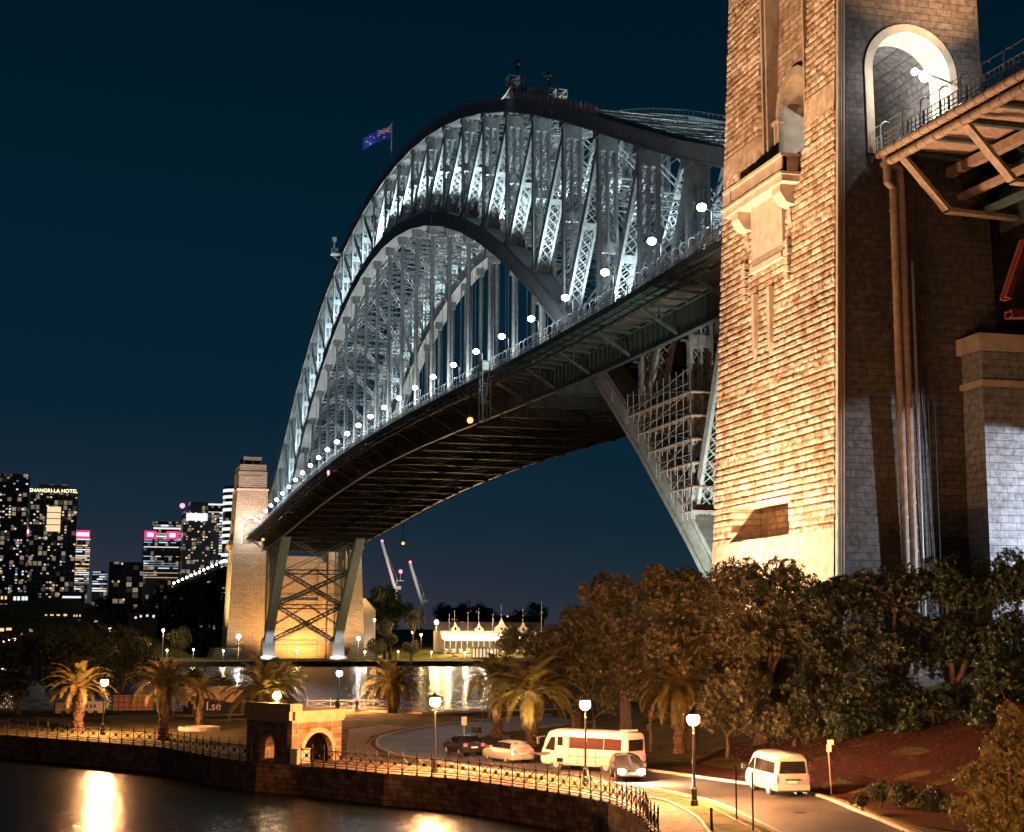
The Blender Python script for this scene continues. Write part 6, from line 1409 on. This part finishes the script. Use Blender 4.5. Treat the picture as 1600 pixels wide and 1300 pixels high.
mb = MB(); mb.box(-W2/2,-.5,H2,W2/2-.5,4,H2+5.2); mb.build('roof_sign', M['sign_red'], t_); mb = MB(); [mb.box(-4.6+i*1.9,-.8,H2+1.5,-3.3+i*1.9,-.5,H2+3.6) for i in range(5)]; mb.build('sign_mark', M['sign_white'], t_)
tower('small_tower', 'small bluish white office block standing alone in the gap', 143, 167, 892, 925, 900, FA['glassy'], 7, 9, rowfill=True, prob=.8, kinds=('win_white','win_blue'), seed=5, gr=CG)
tower('black_block', 'unlit black block right of the small bluish one', 168, 222, 878, 945, 840, FA['black'], 12, 12, prob=.02, seed=6, gr=CG)
t_, W2, H2, cw, ch = tower('office_tower', 'wide teal lit office tower with two red roof signs', 222, 278, 842, 915, 960, FA['glassy'], 12, 20, rowfill=True, prob=.5, kinds=('win_white','win_blue'), seed=7, gr=CG, wfrac=(.8,.35))
for x in (-W2/2+4.5, W2/2-5): mb = MB(); mb.box(x-4,-.5,H2,x+4,3,H2+5.5); mb.build('roof_sign', M['sign_red'], t_); mb = MB(); mb.box(x-2.2,-.8,H2+1.5,x+1.8,-.5,H2+4); mb.build('sign_mark', M['sign_white'], t_)
tower('office_tower', 'tower with bright white top floors behind the two red signs', 238, 285, 815, 870, 1020, FA['glassy'], 12, 13, rowfill=True, kinds=('win_white',), seed=8, gr=CG, rows_lit=(1,2,4,5,6), wfrac=(1,.6))
t_, W2, H2, cw, ch = tower('office_tower', 'dark tower with warm rooms and white top, just left of the round tower', 283, 340, 800, 915, 930, FA['dark'], 13, 28, prob=.15, kinds=('win_warm',), seed=9, gr=CG)
mb = MB(); mb.box(-W2/2+2,-1,H2-6,4,4,H2-1); mb.build('lit_crown', M['win_white'], t_); mb = MB(); mb.box(-W2/2+4,0,H2,W2/2-8,16,H2+7); mb.build('roof_block', FA['glassy'], t_)
mb = MB(); mb.ball((-W2/2-1,-1,H2+4), 1.7, 8, 6); mb.build('beacon', M['lamp_red'], t_)
tower('office_tower', 'brightly lit white tower half hidden by the round tower', 312, 352, 786, 880, 990, FA['glassy'], 9, 22, rowfill=True, prob=.75, kinds=('win_white',), seed=10, gr=CG, wfrac=(1,.6))
a = at(347,900,y=900); b_ = at(374,900,y=900); zt_ = at(360,759,y=900).z; r_ = (b_.x-a.x)/2+3
t_ = thing('round_tower', 'cylindrical tower with glowing floor rings beside the far stone tower', 'tower', (a.x+r_, 900+r_, 4), 0, CG)
mb = MB(); mb.lathe([(r_,0),(r_,zt_-4)], n=32); mb.build('wall', FA['glassy'], t_)
for i in range(26):
    if i in (4,9,13,14,19): continue
    mb = MB(); mb.lathe([(r_+.25, zt_-8-i*4.4),(r_+.25, zt_-8-i*4.4+2.1)], n=32); mb.build('window_ring', M['win_white'], t_)
for xx, yy in ((-180,850),(-120,850),(-40,860),(10,880)): add_light('tower_fill', (xx, yy, 14), 60000, (1,.8,.6), rad=2)  # unseen fill lights added to lift the tower fronts
# low waterfront buildings at left
def low(name, label, px0, px1, ptop, pbase, yp, mt, wins, cat='building', km='win_warm', roof=None):
    a = at(px0, pbase, y=yp); b_ = at(px1, pbase, y=yp); z1 = at((px0+px1)/2, ptop, y=yp).z; W2 = b_.x-a.x
    t_ = thing(name, label, cat, (a.x, yp, 2)); mb = MB(); mb.box(0,0,0,W2,14,z1-2); mb.build('wall', mt, t_)
    for px, py, w_, h_ in wins:
        c = at(px, py, y=yp); s_ = (c-CAM).dot(Fv)/FPX; o = link('window', WM[km], t_, (c.x-a.x, -.08, c.z-2)); o.scale = (w_*s_, 1, h_*s_)
    if roof: mb = MB(); mb.box(-1,-1,z1-2,W2+1,15,z1-1.2); mb.build('roof', roof, t_)
    return t_
rb = mat('red brick warehouse', (.22,.08,.07), .9, 0, .2, .3)
db = mat('dark warehouse wall', (.05,.045,.05), .9)
low('brick_warehouse', 'reddish brick warehouse at the left edge with arched lit windows', -8, 14, 927, 965, 700, rb, [(3,934,3,5),(9,934,3,5),(2,945,4,3),(9,945,4,3),(1,953,3,3)])
low('warehouse', 'dark waterfront warehouse with four arched white windows', 14, 56, 925, 965, 720, db, [(23,935,4,6),(29,935,4,6),(36,935,4,6),(41,935,4,6),(23,946,3,5),(40,946,3,4)], km='win_white')
low('terminal', 'long dark ferry terminal with a row of small lit windows', 14, 145, 955, 985, 640, mat('terminal wall', (.10,.07,.07), .9), [(72,961,3,2),(81,961,5,2),(91,961,5,2),(102,961,5,3),(116,962,2,3),(120,962,2,3),(125,962,2,3),(42,969,10,4),(68,970,9,4),(86,969,5,3),(121,970,6,3),(150,971,5,3)], roof=mat('terminal roof', (.10,.05,.045), .9))
low('kiosk', 'low kiosk with orange lit front behind the left park trees', -5, 33, 980, 995, 560, db, [(3,984,6,5),(14,983,8,4),(49,985,6,4)])
low('lit_block', 'low block with a brilliant white canopy under the pale tower', 92, 132, 925, 945, 800, mat('brown block', (.12,.07,.06), .9), [(112,933,28,3)], km='win_white')
low('terrace_house', 'dim terrace with small lit windows below the wooded hill', 200, 245, 958, 975, 600, db, [(212,965,3,3),(220,963,3,3),(230,962,3,3),(240,963,3,4)], km='win_white')
low('apartment_block', 'distant dark apartment block with scattered lit windows behind the flagpoles', 690, 770, 950, 985, 830, db, [(735,955,3,3),(745,955,2,4),(764,961,3,3),(712,967,4,3),(706,967,3,3),(750,948,4,2),(722,973,4,3)])
low('distant_block', 'distant low block with tiny lights beside the tallest flagpole', 775, 850, 962, 985, 860, db, [(793,963,3,2),(805,964,3,2),(832,953,4,2),(840,955,4,2),(846,957,4,2)])
# road lights climbing to the bridge at left
for i in range(14):
    f = i/13; p = at(272+f*86, 911-f*38, y=690-f*60); t_ = thing('road_lamp', 'tiny white lamp in the sloping string of road lights', 'lamp', (p.x, p.y, p.z-5), 0, 'string of road lights climbing to the bridge')
    mb = MB(); mb.tube([(0,0,0),(0,0,5)], .12, 5); mb.build('pole', M['dark'], t_); mb = MB(); mb.ball((0,0,5), .62, 8, 6); mb.build('globe', M['lamp_small'], t_)
a = at(262,918,y=695); b_ = at(362,876,y=628); mb = MB(); mb.bar((a.x,a.y,a.z-3.5),(b_.x,b_.y,b_.z-3.5), 8, 1.2)
for f in np.linspace(0.05,.95,9): c = V3(a).lerp(V3(b_), float(f)); mb.box(c.x-.8,c.y-.8,3,c.x+.8,c.y+.8,c.z-3)
tag(mb.build('approach_road', M['steel_shaded']), 'dark sloping elevated road carrying the string of lights', 'viaduct')
# string of small lights in the trees at the far left shore
for i, (px, py) in enumerate(((5,1003),(14,1001),(23,1000),(31,998))):
    far_lamp(px, py, 520, ['leftmost small amber lamp among the waterside trees','second small amber lamp from the left among the waterside trees','third small amber lamp from the left among the waterside trees','rightmost small amber lamp of the four at the left edge'][i], M['lamp_warm'], 1500, (1,.55,.25), .4)


# uplights below palms; the island pair's are added to brighten their fronds
for px, base, dx_, dy_, hh_, lab in ((829,1165,-2.6,-2.6,4.6,'small unseen uplight added in the grass beside the front palm of the island pair'), (410,1125,1.6,-3.2,4.6,'small uplight in the grass behind the kiosk'), (777,1152,-2.4,-2.2,4.2,'small unseen uplight added beside the rear palm of the island pair')):
    p = at(px, base, z=GZ); floodlight((p.x+dx_, p.y+dy_, GZ+.02), (p.x, p.y, GZ+hh_), 2600 if px != 777 else 1100, (1, .62, .26), 105, lab, .15, 'uplights below the palms')
